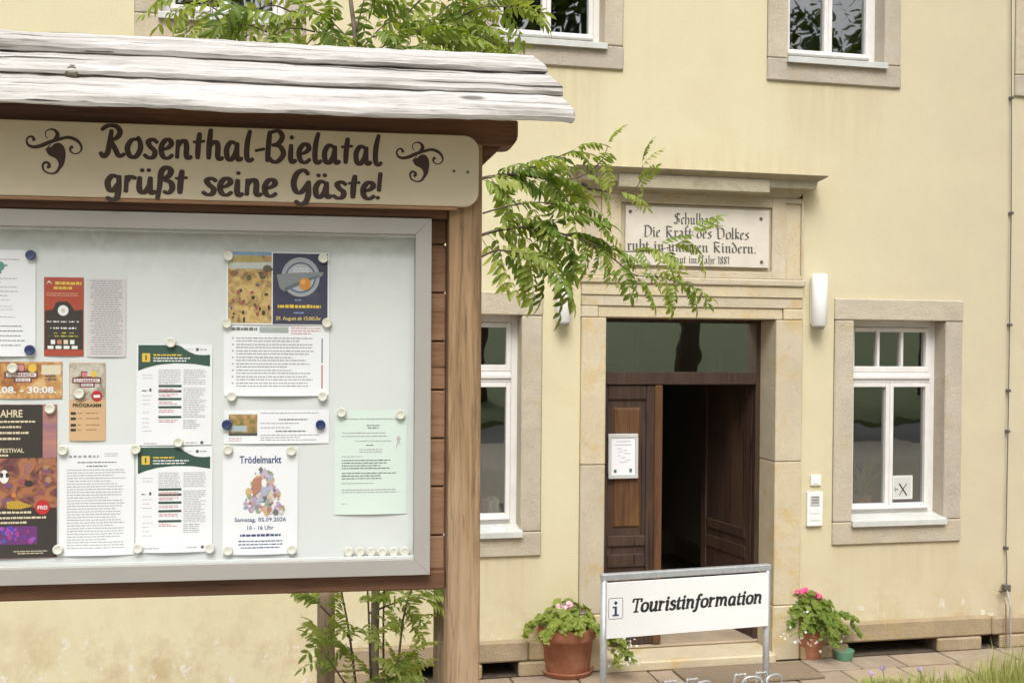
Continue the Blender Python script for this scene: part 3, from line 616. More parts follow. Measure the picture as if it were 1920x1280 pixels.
def scroll(px, py, s):
    u0, v0 = bd(px, py, sw); mb = MB(); q = s / 105.0
    K = bd(px + 100, py, sw)[0] - u0; K /= 100
    t = lambda x, y, z: T3(u0 + x * K, v0 - y * K, z)
    # coordinates in pixels of the photograph, relative to the ornament's left top
    def vr(pts, ws, z):
        P = smooth_pts([(p[0], p[1], 0) for p in pts], 6); n_ = len(P); L = []; R2 = []
        for i, p in enumerate(P):
            d = (P[min(i + 1, n_ - 1)] - P[max(i - 1, 0)]).normalized(); nn = Vector((-d.y, d.x, 0))
            f_ = i / (n_ - 1) * (len(ws) - 1); a = int(min(f_, len(ws) - 2)); w_ = ws[a] + (ws[a + 1] - ws[a]) * (f_ - a)
            L.append(p + nn * w_ / 2); R2.append(p - nn * w_ / 2)
        mb.add([t(p.x * q, p.y * q, z) for p in L + R2], [(i, n_ + i, n_ + i + 1, i + 1) for i in range(n_ - 1)])
    vr([(15, 24), (13, 17), (6, 16), (1, 23), (4, 32), (14, 36), (28, 33), (45, 25), (62, 19), (80, 15), (96, 21), (104, 33), (101, 43), (92, 47), (84, 43), (83, 36), (88, 33)],
       [7, 5, 3.5, 4, 5.5, 7, 8, 7, 6, 7, 5, 3, 2.5, 3, 5, 7], 0)
    vr([(55, 20), (59, 10), (54, 2), (46, 0), (38, 4), (36, 12), (40, 19)], [9, 8, 5, 3, 2, 2, 1.5], .0001)
    vr([(36, 42), (46, 30)], [2, 2], .0001)
    hp = smooth_pts([(47, 35, 0), (54, 28, 0), (64, 27, 0), (72, 36, 0), (74, 52, 0), (70, 70, 0), (60, 83, 0), (52, 87, 0), (58, 78, 0), (61, 68, 0), (56, 58, 0), (44, 52, 0), (38, 44, 0), (41, 37, 0), (47, 35, 0)], 4)[:-1]
    c = Vector((60, 50, 0)); n_ = len(hp); bm_ = [t(p.x * q, p.y * q, .0002) for p in hp]
    mb.add(bm_, [tuple(range(n_))])
    vr([(61, 80), (54, 86), (44, 87), (34, 82), (31, 73), (35, 66), (42, 67), (43, 73), (39, 76)], [5, 4, 3, 3.5, 4.5, 5, 5, 7, 5], .0003)
    mb.obj('scroll_ornament', BROWN, SG, F=BM)
scroll(49, 241, 105); scroll(743, 266, 88)
for (px, py) in ((851, 321), (877, 323)):
    a = bd(px, py, sw); MB().add([(a[0] + .0045 * cos(k * pi / 5), wf(sw + .0012), a[1] + .0045 * sin(k * pi / 5)) for k in range(10)], [tuple(range(10))]).obj('screw', IRON, SG, F=BM)
bz0, bz1 = bd(950, 275, .06)[1], bd(950, 226, .06)[1]
be = bd(971, 250, .06)[0]
bo = []
for (x_, z_) in ((uL - .15, bz0), (be - .035, bz0)): bo.append((x_, z_))
for k in range(5): a = radians(-90 + 22.5 * k); bo.append((be - .032 + .032 * cos(a), bz0 + .032 + .032 * sin(a)))
bo += [(be, bz1), (uL - .15, bz1)]
n = len(bo); vs = [(p[0], wf(.0655), p[1]) for p in bo] + [(p[0], wf(-.035), p[1]) for p in bo]
obj('roof_beam', vs, [tuple(range(n)), tuple(range(2 * n - 1, n - 1, -1))] + [(i, n + i, n + (i + 1) % n, (i + 1) % n) for i in range(n)], BEAMW, NB, F=BM, bevel=.004)
hb0, hb1 = bd(500, 404, .05)[1], bd(500, 385, .05)[1]
bbox('header_rail', uL + .09, pu0 - .001, wf(.055), wf(-.018), cz1 + .002, bz0 - .002, BEAMW)
br0, br1 = bd(905, 300, .03), bd(938, 276, .03)
mb = MB(); y0, y1 = wf(.05), wf(.0)
vs = [(p[0], y, p[1]) for y in (y0, y1) for p in ((pu1 - .001, br0[1] - .02), (br1[0] + .0, bz0), (br1[0] - .06, bz0), (pu1 - .001, br0[1] + .05 if br0[1] + .05 < bz0 else bz0 - .001))]
mb.add(vs, [(0, 1, 2, 3), (7, 6, 5, 4), (0, 4, 5, 1), (1, 5, 6, 2), (2, 6, 7, 3), (3, 7, 4, 0)]).obj('brace', BEAMW, NB, F=BM, bevel=.003)
# roof of three waney-edged boards
def hsh(i, j=0): 
    x = sin(i * 12.9898 + j * 78.233) * 43758.5453; return x - math.floor(x)
def vn(x, s=0): 
    i = math.floor(x); f_ = x - i; f_ = f_ * f_ * (3 - 2 * f_); return hsh(i, s) * (1 - f_) + hsh(i + 1, s) * f_
WE = .30                                        # overhang of the eaves in front of the sheets
e1 = bd(1078, 231, WE); e0 = bd(0, 199, WE)
EZ = (e0[1] + e1[1]) / 2; slope = radians(33)
th = .030
def s_for(py, t):                                # place on the slope, at height t over it, that shows at the left edge at row py
    lo, hi = 0.0, .9
    for _ in range(40):
        s_ = (lo + hi) / 2; w_ = WE - s_ * cos(slope) + t * sin(slope); v_ = bd(0, py, w_)[1]
        if EZ + s_ * sin(slope) + t * cos(slope) < v_: lo = s_
        else: hi = s_
    return s_
sB, sC, sD = s_for(139, th * .95), s_for(97, th * 1.35), s_for(58, th * 1.5)
rows = [(0.0, e1[0], sB + .06, 5, 0, 0), (sB, bd(1053, 181, WE - sB * cos(slope))[0], sC - sB + .05, 9, th * .97, th * .25), (sC, bd(1022, 147, WE - sC * cos(slope))[0], sD - sC, 14, th * 1.4, th * .55)]
for (s0, ue, wd, sd_, o0, o1) in rows:
    us = [uL - .25 + (ue - uL + .25) * i / 160 for i in range(161)]; vs = []
    for i, u in enumerate(us):
        wob = (vn(u * 3.1, sd_) - .5) * .016 + (vn(u * 11, sd_ + 1) - .5) * .007
        tw = (vn(u * 2.3, sd_ + 2) - .5) * .006
        sec = [(.012 + wob, .0), (-.001 + wob, .007), (.0 + wob, .017), (.010 + wob * .9, th - .004), (.024 + wob * .8, th), (wd * .45, th + .001), (wd * .7, th - .001), (wd, th), (wd, 0)]
        for q_, (s_, t_) in enumerate(sec):
            tt = t_ + (tw if t_ > .01 else 0) + (vn(u * 24 + q_ * 7, sd_ + 3) - .5) * .004 + o0 + (o1 - o0) * s_ / wd
            ss = s0 + s_; uu = u - (.17 * s_ if i == 160 else 0) + ((vn(q_ * 1.7, sd_) - .5) * .012 if i == 160 else 0)
            vs.append((uu, wf(WE - ss * cos(slope) + tt * sin(slope)), EZ + ss * sin(slope) + tt * cos(slope)))
    m_ = 9; fs = [(i * m_ + k, (i + 1) * m_ + k, (i + 1) * m_ + (k + 1) % m_, i * m_ + (k + 1) % m_) for i in range(160) for k in range(m_)]
    fs += [tuple(range(m_)), tuple(160 * m_ + k for k in range(m_ - 1, -1, -1))]
    pl = obj('roof_board', vs, fs, GREYW, NB, F=BM)
    if sd_ == 9:
        kw = WE - sB * cos(slope) + .009; c = bd(136, 136, kw); 
        kv = MB(); 
        for ring, (rr_, zz) in enumerate(((.026, -.012), (.022, .003), (.013, .008), (.004, .006))):
            kv.v += [(c[0] + rr_ * 1.05 * cos(2 * pi * k / 14), wf(kw + zz), c[1] + .002 + rr_ * .8 * sin(2 * pi * k / 14)) for k in range(14)]
        kv.f = [(i * 14 + k, i * 14 + (k + 1) % 14, (i + 1) * 14 + (k + 1) % 14, (i + 1) * 14 + k) for i in range(3) for k in range(14)] + [tuple(42 + k for k in range(14))]
        kv.obj('knot', m_mottle('dark_knot', [(.3, (.06, .05, .035)), (.7, (.22, .19, .14))], 60, .9, .4), pl, F=BM, smooth=True)
# ------------------------------------------------------------------ sheets pinned in the case
_fm = {}
def ink(c):
    if c not in _fm: _fm[c] = flat('print_%02d' % len(_fm), c, .65)
    return _fm[c]
PAPER = flat('white_paper', (.80, .80, .83), .7)
_tc = {}
def ftext(s, bold=0.0, shear=0.0):
    key = (s, bold, shear)
    if key not in _tc:
        cu = bpy.data.curves.new('t', 'FONT'); cu.body = s; cu.resolution_u = 2; cu.offset = bold; cu.shear = shear
        o = bpy.data.objects.new('t', cu); COL.objects.link(o); dg = bpy.context.evaluated_depsgraph_get(); dg.update()
        me = bpy.data.meshes.new_from_object(o.evaluated_get(dg)); v = [(p.co.x, p.co.y) for p in me.vertices]; f_ = [tuple(p.vertices) for p in me.polygons]
        COL.objects.unlink(o); bpy.data.objects.remove(o); bpy.data.curves.remove(cu); bpy.data.meshes.remove(me)
        x0 = min(p[0] for p in v); x1 = max(p[0] for p in v); y0 = min(p[1] for p in v); y1 = max(p[1] for p in v)
        _tc[key] = ([((p[0] - x0) / (x1 - x0), (p[1] - y0) / (y1 - y0)) for p in v], f_, (x1 - x0) / (y1 - y0))
    return _tc[key]
class Sheet:
    """a sheet of paper given by its edges in the photograph; prints use pixels of the photograph too"""
    def __init__(s, name, label, cat, x0, x1, y0, y1, mat, bow=.006, skew=0.0, w=.0022):
        s.px = (x0, x1, y0, y1); a, b_ = bd(max(x0, -400), y0), bd(x1, y1); s.u0, s.v1 = a[0], (bd(x0, y0)[1] + bd(x1, y0)[1]) / 2; s.u1, s.v0 = b_[0], (bd(x0, y1)[1] + bd(x1, y1)[1]) / 2
        s.bow = bow; s.w = w; s.skew = skew; s.parts = {}; s.z = 0
        N, K = 14, 16; vs = [s.p(i / N, j / K, 0) for j in range(K + 1) for i in range(N + 1)]
        fs = [(j * (N + 1) + i, j * (N + 1) + i + 1, (j + 1) * (N + 1) + i + 1, (j + 1) * (N + 1) + i) for j in range(K) for i in range(N)]
        s.o = obj(name, vs, fs, mat, None, F=BM, smooth=True, org=((s.u0 + s.u1) / 2, 0, s.v0)); tag(s.o, label, cat, 'sheets pinned up in the display case')
    def p(s, a, b, z):                          # a: left-right, b: top-bottom, both 0..1
        lift = s.bow * (max(0, b - .55) / .45) ** 2 * sin(pi * min(1, max(0, a))) + s.bow * .25 * sin(pi * a) * sin(pi * min(1, b * 1.1))
        return (s.u0 + a * (s.u1 - s.u0) + s.skew * b, wf(s.w + lift + z), s.v1 + b * (s.v0 - s.v1))
    def uv(s, x, y): x0, x1, y0, y1 = s.px; return (x - x0) / (x1 - x0), (y - y0) / (y1 - y0)
    def get(s, part, mat): 
        k = (part, mat.name)
        if k not in s.parts: s.parts[k] = (MB(), mat)
        return s.parts[k][0]
    def rect(s, part, mat, x0, x1, y0, y1, z=.0004, n=None):
        mb = s.get(part, mat); n = n or max(1, int(abs(x1 - x0) / 12)); k = max(1, int(abs(y1 - y0) / 12))
        vs = [s.p(*s.uv(x0 + (x1 - x0) * i / n, y0 + (y1 - y0) * j / k), z) for j in range(k + 1) for i in range(n + 1)]
        mb.add(vs, [(j * (n + 1) + i, (j + 1) * (n + 1) + i, (j + 1) * (n + 1) + i + 1, j * (n + 1) + i + 1) for j in range(k) for i in range(n)])
    def disc(s, part, mat, x, y, r, z=.0008, ry=None, n=18):
        mb = s.get(part, mat); mb.add([s.p(*s.uv(x + r * cos(2 * pi * k / n), y + (ry or r) * sin(2 * pi * k / n)), z) for k in range(n)], [tuple(range(n))])
    def poly(s, part, mat, pts, z=.0006): s.get(part, mat).add([s.p(*s.uv(*p), z) for p in pts], [tuple(range(len(pts)))])
    def lines(s, part, mat, x0, x1, y0, y1, step, h=1.6, fill=.9, align='l', gap=.1, z=.0005):
        y = y0; k = 0
        while y < y1:
            wd = (x1 - x0) * (random.uniform(fill - .35, fill) if random.random() < .45 else random.uniform(fill - .08, fill)); xs = x0 if align == 'l' else (x0 + x1 - wd) / 2; xe = xs + wd; x = xs
            while x < xe:
                l = min(random.uniform(2.5, 10), xe - x)
                s.rect(part, mat, x, x + l * (1 - gap), y - h / 2 * random.uniform(.7, 1.1), y + h / 2, z, 1); x += l + .7
            y += step; k += 1
    def text(s, part, mat, txt, x0, x1, y0, y1, bold=.0, shear=0, z=.0007):
        v, f_, ar = ftext(txt, bold, shear); s.get(part, mat).add([s.p(*s.uv(x0 + p[0] * (x1 - x0), y1 + p[1] * (y0 - y1)), z) for p in v], f_)
    def done(s):
        for (part, mn), (mb, mat) in s.parts.items(): mb.obj(part, mat, s.o, F=BM)
K1 = ink((.10, .10, .11)); K2 = ink((.32, .31, .33)); K3 = ink((.48, .47, .50)); RED = ink((.42, .045, .03)); YEL = ink((.72, .48, .06)); WHT = ink((.78, .77, .76)); DBL = ink((.03, .04, .10)); NVY = ink((.035, .06, .18)); GRN = ink((.028, .075, .055)); DKB = ink((.035, .025, .022)); LRED = ink((.55, .22, .22)); CRM = ink((.70, .60, .42)); MAG = ink((.36, .04, .26)); ORG = ink((.60, .22, .03))
# 1 sheet with two dark blue magnets
q = Sheet('notice_sheet', 'white notice held by dark blue magnets at the far left edge', 'notice', -76, 67, 468, 668, PAPER)
q.lines('printed_text', K2, -66, 55, 486, 492, 20, 1.5); q.disc('emblem', ink((.10, .28, .25)), 0, 499, 9); q.rect('emblem', ink((.10, .28, .25)), -2, 3, 500, 513); q.rect('emblem', ink((.10, .28, .25)), -8, 14, 496, 499)
q.lines('printed_text', K2, -66, 40, 522, 555, 8, 1.4, .95); q.lines('printed_text', K3, -66, 32, 562, 585, 6, 1.4, .95); q.lines('printed_text', K2, -66, 50, 594, 600, 6, 1.4); q.lines('printed_text', K1, -66, 55, 611, 655, 9, 1.6, .95); q.done()
# 2 red and black flyer
q = Sheet('event_flyer', 'narrow red and black flyer with yellow lettering and white disc', 'flyer', 83, 157, 520, 667, flat('red_paper', (.40, .06, .03), .5), .002)
q.rect('dark_band', DKB, 84.5, 155.5, 588, 655, .0005); q.poly('dark_band', DKB, [(84.5, 588.2), (84.5, 583), (100, 580), (105, 568), (112, 565), (126, 565), (134, 572), (140, 582), (155.5, 580), (155.5, 588.2)], .0005)
q.lines('title', YEL, 104, 154, 531, 532, 9, 5.5, 1, gap=.1, z=.0009); q.lines('title', YEL, 101, 154, 540, 541, 9, 5, 1, gap=.1, z=.0009)
q.lines('printed_text', ink((.62, .28, .2)), 88, 150, 550, 557, 4, 2, 1); q.disc('disc', DKB, 119, 582, 15, .0009); q.disc('disc', WHT, 119, 582, 10, .0012); q.disc('disc', ink((.6, .55, .5)), 119, 582, 4, .0015)
q.lines('printed_text', WHT, 88, 150, 603, 605, 9, 2.4, 1, 'c'); q.lines('printed_text', WHT, 92, 147, 615, 617, 9, 3, 1, 'c'); q.lines('printed_text', ink((.5, .45, .06)), 90, 149, 624, 632, 6, 2.4, 1, 'c')
for i, c in enumerate((WHT, ink((.5, .2, .12)), CRM, WHT)): q.rect('badge', c, 96 + i * 12, 104 + i * 12, 637, 645, .0009)
for i in range(4): q.rect('badge', WHT, 90 + i * 15, 101 + i * 15, 648, 654, .0009)
q.poly('mark', WHT, [(87, 533), (92, 526), (99, 533), (95, 531), (92, 529)], .0009); q.done()
# 3 grey text flyer
q = Sheet('text_flyer', 'narrow pale grey flyer of small print right of the red flyer', 'flyer', 163, 236, 523, 669, flat('grey_paper', (.62, .58, .59), .7), .002)
q.lines('printed_text', K2, 168, 232, 527, 664, 4.4, 1.7, .98, 'c'); q.done()
# 4, 5 summer cinema
FILM = m_mottle('flyer_art', [(.25, (.16, .06, .03)), (.42, (.42, .17, .05)), (.56, (.62, .36, .14)), (.75, (.74, .6, .38))], 30, .5, rand=3)
q = Sheet('cinema_flyer', 'orange landscape flyer reading 30:08 below the white notice', 'flyer', -32, 117, 678, 747, FILM, .002)
q.poly('logo', ink((.16, .05, .04)), [(8, 697), (28, 694), (28, 682), (46, 682), (46, 694), (72, 696), (72, 708), (60, 710), (60, 717), (26, 717), (26, 709), (8, 709)]); q.rect('logo', WHT, 12, 68, 699, 706, .0009); q.rect('logo', WHT, 30, 57, 709, 715, .0009); q.rect('logo', ink((.6, .25, .24)), 31, 45, 684, 695, .0009); q.disc('logo', YEL, 61, 690, 8, .0009)
q.text('logo_text', ink((.35, .12, .14)), 'SOMMER', 14, 66, 700, 705, .02, z=.0013); q.text('logo_text', ink((.35, .12, .14)), 'KINO', 32, 55, 710, 714.5, .02, z=.0013)
q.text('dates', WHT, '27.08. - 30:08.', -24, 106, 724, 737, .03, z=.0012); q.rect('corner_field', ink((.68, .60, .46)), 78, 114, 684, 702, .0006); q.lines('printed_text', K1, 84, 112, 705, 713, 6, 3, .9); q.done()
q = Sheet('cinema_programme', 'narrow tan programme flyer headed PROGRAMM with red badge', 'flyer', 130, 198, 680, 826, flat('tan_paper', (.62, .40, .22), .65), .002)
q.rect('artwork', m_mottle('flyer_art_grey', [(.3, (.10, .07, .05)), (.5, (.5, .45, .38)), (.7, (.66, .62, .55))], 34, .5, rand=3), 131, 197, 681, 749, .0004); q.poly('logo', ink((.16, .05, .04)), [(136, 708), (152, 705), (152, 696), (164, 696), (164, 705), (190, 707), (190, 718), (178, 719), (178, 726), (150, 726), (150, 719), (136, 718)], .0007); q.rect('logo', WHT, 139, 187, 710, 716, .001); q.rect('logo', WHT, 153, 175, 719, 724, .001); q.disc('logo', YEL, 176, 701, 6, .001); q.rect('logo', ink((.6, .2, .2)), 154, 164, 698, 706, .001)
q.text('logo_text', ink((.35, .12, .14)), 'SOMMER', 141, 185, 711, 715.5, .02, z=.0014); q.text('logo_text', ink((.35, .12, .14)), 'KINO', 155, 173, 719.6, 723.6, .02, z=.0014)
q.disc('badge', ink((.45, .02, .03)), 182, 742, 10.5, .001); q.rect('badge', WHT, 176, 188, 740, 745, .0014)
q.text('heading', DKB, 'PROGRAMM', 137, 190, 756, 763, .03); 
for yy in (774, 784, 796, 805): q.rect('printed_dates', DKB, 133, 143, yy - 2, yy + 3); q.lines('printed_text', ink((.25, .14, .08)), 146, 156, yy, yy + 4, 4, 1.5); q.lines('printed_text', ink((.25, .14, .08)), 162, 192, yy, yy + 4, 4, 1.5)
q.done()
# 6 festival poster
ART = m_mottle('crowd_art', [(.25, (.03, .015, .02)), (.42, (.15, .05, .06)), (.55, (.42, .17, .07)), (.66, (.25, .10, .16)), (.8, (.52, .32, .16))], 24, .45, dist=1.2, rand=3)
q = Sheet('festival_poster', 'large dark poster ending in AHRE with purple stage lights', 'poster', -91, 107, 758, 1046, ART, .004)
q.rect('evening_sky', m_mottle('evening_sky_print', [(.3, (.10, .09, .25)), (.5, (.32, .15, .2)), (.7, (.62, .28, .12))], 6, .5, rand=3, stretch=(.2, .2, 2)), 76, 106.5, 760, 858, .0004)
q.rect('text_field', DKB, -90, 80, 759, 858, .0007); q.rect('text_field', DKB, -90, 106.5, 952, 1045, .0006)
q.text('heading', CRM, 'AHRE', 0, 42, 768, 782, .02, z=.0012); q.text('heading', CRM, 'FESTIVAL', 0, 45, 840, 848, .02, z=.0012)
q.lines('printed_text', CRM, -80, 67, 790, 802, 10, 3.5, 1, z=.0012); q.lines('printed_text', CRM, -80, 60, 811, 824, 11, 4, 1, z=.0012); q.lines('printed_text', CRM, -80, 44, 853, 854, 10, 4, 1, z=.0012); q.lines('printed_text', CRM, -80, 62, 960, 962, 9, 4, 1, z=.0012); q.lines('printed_text', CRM, -80, 90, 970, 980, 9, 4, 1, z=.0012)
for _ in range(26): q.disc('crowd', random.choice([ORG, ink((.30, .08, .10)), ink((.40, .22, .12)), DKB, ink((.2, .08, .16))]), random.uniform(-80, 98), random.uniform(872, 940), random.uniform(4, 10), .0005 + _ * .00002, random.uniform(3, 7), 9)
q.disc('mask', WHT, 8, 893, 9, .0013, 13, 10); q.disc('mask', DKB, 3, 890, 3.5, .0016, 5, 8); q.disc('mask', DKB, 14, 890, 3.5, .0016, 5, 8)
q.poly('yellow_cloth', ink((.48, .30, .03)), [(12, 940), (34, 938), (62, 948), (40, 954), (14, 953)], .0012)
q.rect('stage_screen', ink((.14, .03, .16)), -85, 70, 986, 1020, .0009)
for _ in range(36): q.disc('stage_lights', random.choice([MAG, ink((.10, .05, .40)), ink((.30, .08, .45)), ink((.03, .10, .35))]), random.uniform(-80, 68), random.uniform(988, 1018), random.uniform(2, 5), .0012 + _ * .00002, None, 8)
q.disc('badge', ink((.50, .02, .02)), 80, 951, 14, .0016); q.text('badge_text', WHT, 'FREI', 71, 89, 948, 955, .02, z=.002); q.lines('printed_text', CRM, 24, 92, 1033, 1038, 4, 1.6, 1, 'c', z=.0012); q.done()
# 7 plain text sheet
q = Sheet('text_sheet', 'white sheet full of small print right of the dark poster', 'notice', 112, 252, 833, 1040, PAPER)
q.lines('letterhead', K2, 130, 190, 855, 856, 8, 4.5, 1, gap=.3); q.lines('printed_text', K2, 196, 226, 850, 858, 4, 1.3); q.lines('printed_text', K1, 145, 220, 866, 867, 4, 2, 1, 'c'); q.lines('printed_text', K1, 162, 202, 873, 874, 4, 2, 1, 'c'); q.lines('printed_text', K2, 126, 240, 880, 1026, 5.2, 1.5, .96); q.done()
# 8, 9 info sheets with green heads
def info(label, x0, y0, x1, y1, h, bow, sk):
    q = Sheet('information_sheet', label, 'notice', x0, x1, y0, y1, PAPER, bow, sk); f_ = lambda x, y: (x0 + x * (x1 - x0), y0 + y * h)
    lerp = lambda tb_, x_: next(b0_[1] + (b1_[1] - b0_[1]) * (x_ - b0_[0]) / (b1_[0] - b0_[0]) for b0_, b1_ in zip(tb_, tb_[1:]) if b0_[0] <= x_ <= b1_[0] + 1e-6)
    lo_ = [(.02, .26), (.12, .23), (.28, .2), (.5, .185), (.75, .19), (.97, .215)]; hi_ = [(.02, .01), (.56, .01), (.68, .07), (.78, .10), (.9, .105), (.97, .10)]; mb_ = q.get('green_header', GRN)
    xs_ = [.02 + .95 * i / 24 for i in range(25)]; L_ = []
    for x_ in xs_:
        for k_ in range(4): y_ = lerp(hi_, x_) + (lerp(lo_, x_) - lerp(hi_, x_)) * k_ / 3; L_.append(q.p(*q.uv(*f_(x_, y_)), .0005))
    mb_.add(L_, [(i * 4 + k_, i * 4 + k_ + 1, i * 4 + k_ + 5, i * 4 + k_ + 4) for i in range(24) for k_ in range(3)])
    x, y = f_(.07, .09); q.rect('info_symbol', YEL, x, x + 15, y, y + 16, .0009); q.text('info_symbol', GRN, 'i', x + 6, x + 9, y + 3, y + 13, .05, z=.0013)
    x, y = f_(.22, .105); q.lines('header_title', YEL, x, x + 56, y, y + 2, 5, 3, 1, z=.0009); q.lines('header_title', WHT, x, x + 70, y + 6, y + 12, 5, 2.4, 1, z=.0009)
    x, y = f_(.80, .05); q.disc('crest', K1, x, y, 3); q.lines('crest', K2, x + 5, x + 20, y, y + 1, 4, 2); q.lines('crest', K3, x - 24, x - 5, y, y + 1, 4, 1.6)
    for xx, n_ in ((.29, 0), (.62, 1)):
        x, y = f_(xx, .25); q.lines('printed_text', K3, x, x + (43 if n_ else 42), y, y + 28, 3.2, 1.6, 1)
        if n_: q.lines('printed_text', K3, x, x + 43, y + 34, y0 + h * .72, 3.2, 1.6, 1); q.lines('printed_text', K2, x, x + 36, y0 + h * .74, y0 + h * .82, 3.6, 1.5)
    for yy in (.405, .455, .53, .61, .705):
        x, y = f_(.29, yy); q.rect('dark_bars', GRN, x, x + 43, y - 2, y + 2.4); q.lines('printed_text', LRED, x + 1, x + 40, y + 6, y + 10, 3.2, 1.5, .95)
    for yy in (.30, .33, .50, .54, .58, .66, .72, .76, .80, .84): x, y = f_(.08, yy); q.lines('printed_text', K3, x, x + 22, y, y + 1, 4, 1.4)
    x, y = f_(.07, .45); q.lines('printed_text', K1, x, x + 13, y, y + 1, 4, 2.4); q.rect('crest', K1, x + 14, x + 18, y - 4, y + 2)
    x, y = f_(.66, .955); q.lines('printed_text', K2, x, x + 24, y, y + 1, 4, 1.8); q.disc('crest', K1, x + 30, y, 3)
    x, y = f_(.1, .96); q.lines('printed_text', K2, x, x + 34, y, y + 1, 4, 1.8); q.done()
info('upper of two white sheets with green wave headers and yellow i', 257, 645, 398, 834, 193, .003, -.002)
info('lower of two white sheets with green wave headers and yellow i', 256, 836, 398, 1034, 198, .008, .0)
# 10 landscape poster, sand and shield
q = Sheet('shield_poster', 'landscape poster half sandy photo half navy with round silver shield', 'poster', 425, 617, 472, 609, PAPER, .002, w=.004)
q.rect('sand_photo', m_mottle('sand_photo_print', [(.25, (.05, .04, .03)), (.4, (.30, .18, .07)), (.55, (.56, .38, .14)), (.75, (.66, .50, .24))], 34, .5, dist=.8, rand=3), 428, 509, 473, 606, .0005)
q.rect('photo_sky', ink((.20, .32, .50)), 436, 509, 473.5, 480, .0008); q.rect('photo_sky', ink((.50, .54, .50)), 430, 509, 492, 505, .0008); q.lines('photo_title', ink((.42, .34, .12)), 432, 509, 483, 492, 4, 5, 1, z=.0011)
for _ in range(8): q.disc('photo_trees', random.choice([ink((.06, .08, .04)), ink((.12, .10, .06)), ink((.25, .12, .07))]), random.uniform(432, 506), random.uniform(503, 522), random.uniform(4, 9), .0010 + _ * .00003, random.uniform(4, 9), 8)
for _ in range(20): q.disc('photo_figures', random.choice([DKB, ink((.10, .12, .18)), ink((.35, .10, .08)), ink((.12, .08, .06))]), random.uniform(432, 504), random.uniform(532, 600), random.uniform(1.5, 4), .0012 + _ * .00003, random.uniform(2, 6), 7)
q.rect('navy_field', ink((.045, .045, .085)), 511, 614, 475, 607.5, .0006)
SIL = ink((.34, .36, .38)); q.disc('shield', SIL, 563, 519, 36, .001, 37, 28); q.disc('shield', ink((.10, .12, .17)), 563, 520, 29, .0013, 29, 24); q.disc('shield', ink((.42, .44, .48)), 563, 520, 26, .0016, 26, 24)
q.poly('shield_band', ink((.22, .24, .25)), [(518, 515), (540, 512), (607, 509), (603, 517), (580, 525), (532, 546), (524, 540)], .0019); q.poly('shield_band', ink((.12, .14, .18)), [(532, 540), (560, 527), (600, 514), (596, 518), (566, 532), (534, 546)], .0022)
q.disc('orange_ball', ink((.58, .24, .04)), 571, 532, 11, .0024, 12); q.disc('orange_ball', ink((.66, .36, .08)), 568, 528, 5, .0027)
q.lines('shield_text', ink((.6, .62, .64)), 548, 580, 503, 510, 5, 2.5, 1, 'c', z=.0022)
q.lines('printed_text', ink((.25, .32, .5)), 552, 566, 562, 563, 5, 2.6, 1, 'c', z=.001); q.lines('printed_text', YEL, 520, 602, 574, 575, 9, 6, 1, 'c', .12, z=.001); q.lines('printed_text', ink((.25, .32, .5)), 549, 571, 586, 587, 5, 2.6, 1, 'c', z=.001)
q.text('date_line', ink((.70, .52, .16)), '29. August ab 15:00Uhr', 517, 602, 593, 602, .015, z=.001); q.done()
# 11 sheet with bullet list
q = Sheet('list_sheet', 'white landscape sheet with bulleted list under the shield poster', 'notice', 420, 617, 607, 742, PAPER, .009)
q.lines('heading', ink((.16, .18, .17)), 434, 484, 617, 618, 8, 6, 1, gap=.06); q.rect('heading', ink((.36, .40, .38)), 486, 540, 613, 624); q.lines('printed_text', LRED, 545, 604, 615, 626, 5, 1.8, 1)
for i in range(8):
    y = 634 + i * 12; q.rect('bullets', K2, 435, 438, y - 1.5, y + 1.5); q.lines('printed_text', K2, 443, 592, y, y + 7, 5.4, 2, .98)
q.rect('side_bar', K2, 602, 605, 634, 680); q.rect('side_bar', LRED, 602, 605, 684, 728); q.done()
# 12 strip with photo
q = Sheet('strip_notice', 'narrow landscape strip with river photo and dark blue magnets', 'notice', 420, 617, 768, 831, PAPER, .003)
q.rect('photo', m_mottle('river_photo_print', [(.3, (.04, .05, .03)), (.45, (.20, .17, .06)), (.58, (.45, .26, .10)), (.75, (.55, .55, .5))], 42, .5, rand=3), 429, 482, 776, 816)
q.rect('photo_water', ink((.40, .46, .48)), 430, 462, 797, 808, .0008); q.rect('photo_water', ink((.06, .07, .07)), 430, 482, 811, 815.5, .0008)
q.lines('printed_text', K2, 488, 606, 774, 779, 5, 1.6, 1); q.lines('printed_text', K1, 520, 578, 786, 787, 5, 2, 1, 'c'); q.lines('printed_text', K2, 488, 566, 793, 802, 8, 1.6, .95); q.lines('printed_text', K1, 516, 574, 808, 809, 5, 2, 1, 'c'); q.lines('printed_text', K2, 488, 602, 815, 826, 4.6, 1.6, .98); q.lines('printed_text', LRED, 429, 458, 821, 826, 4, 1.4); q.done()
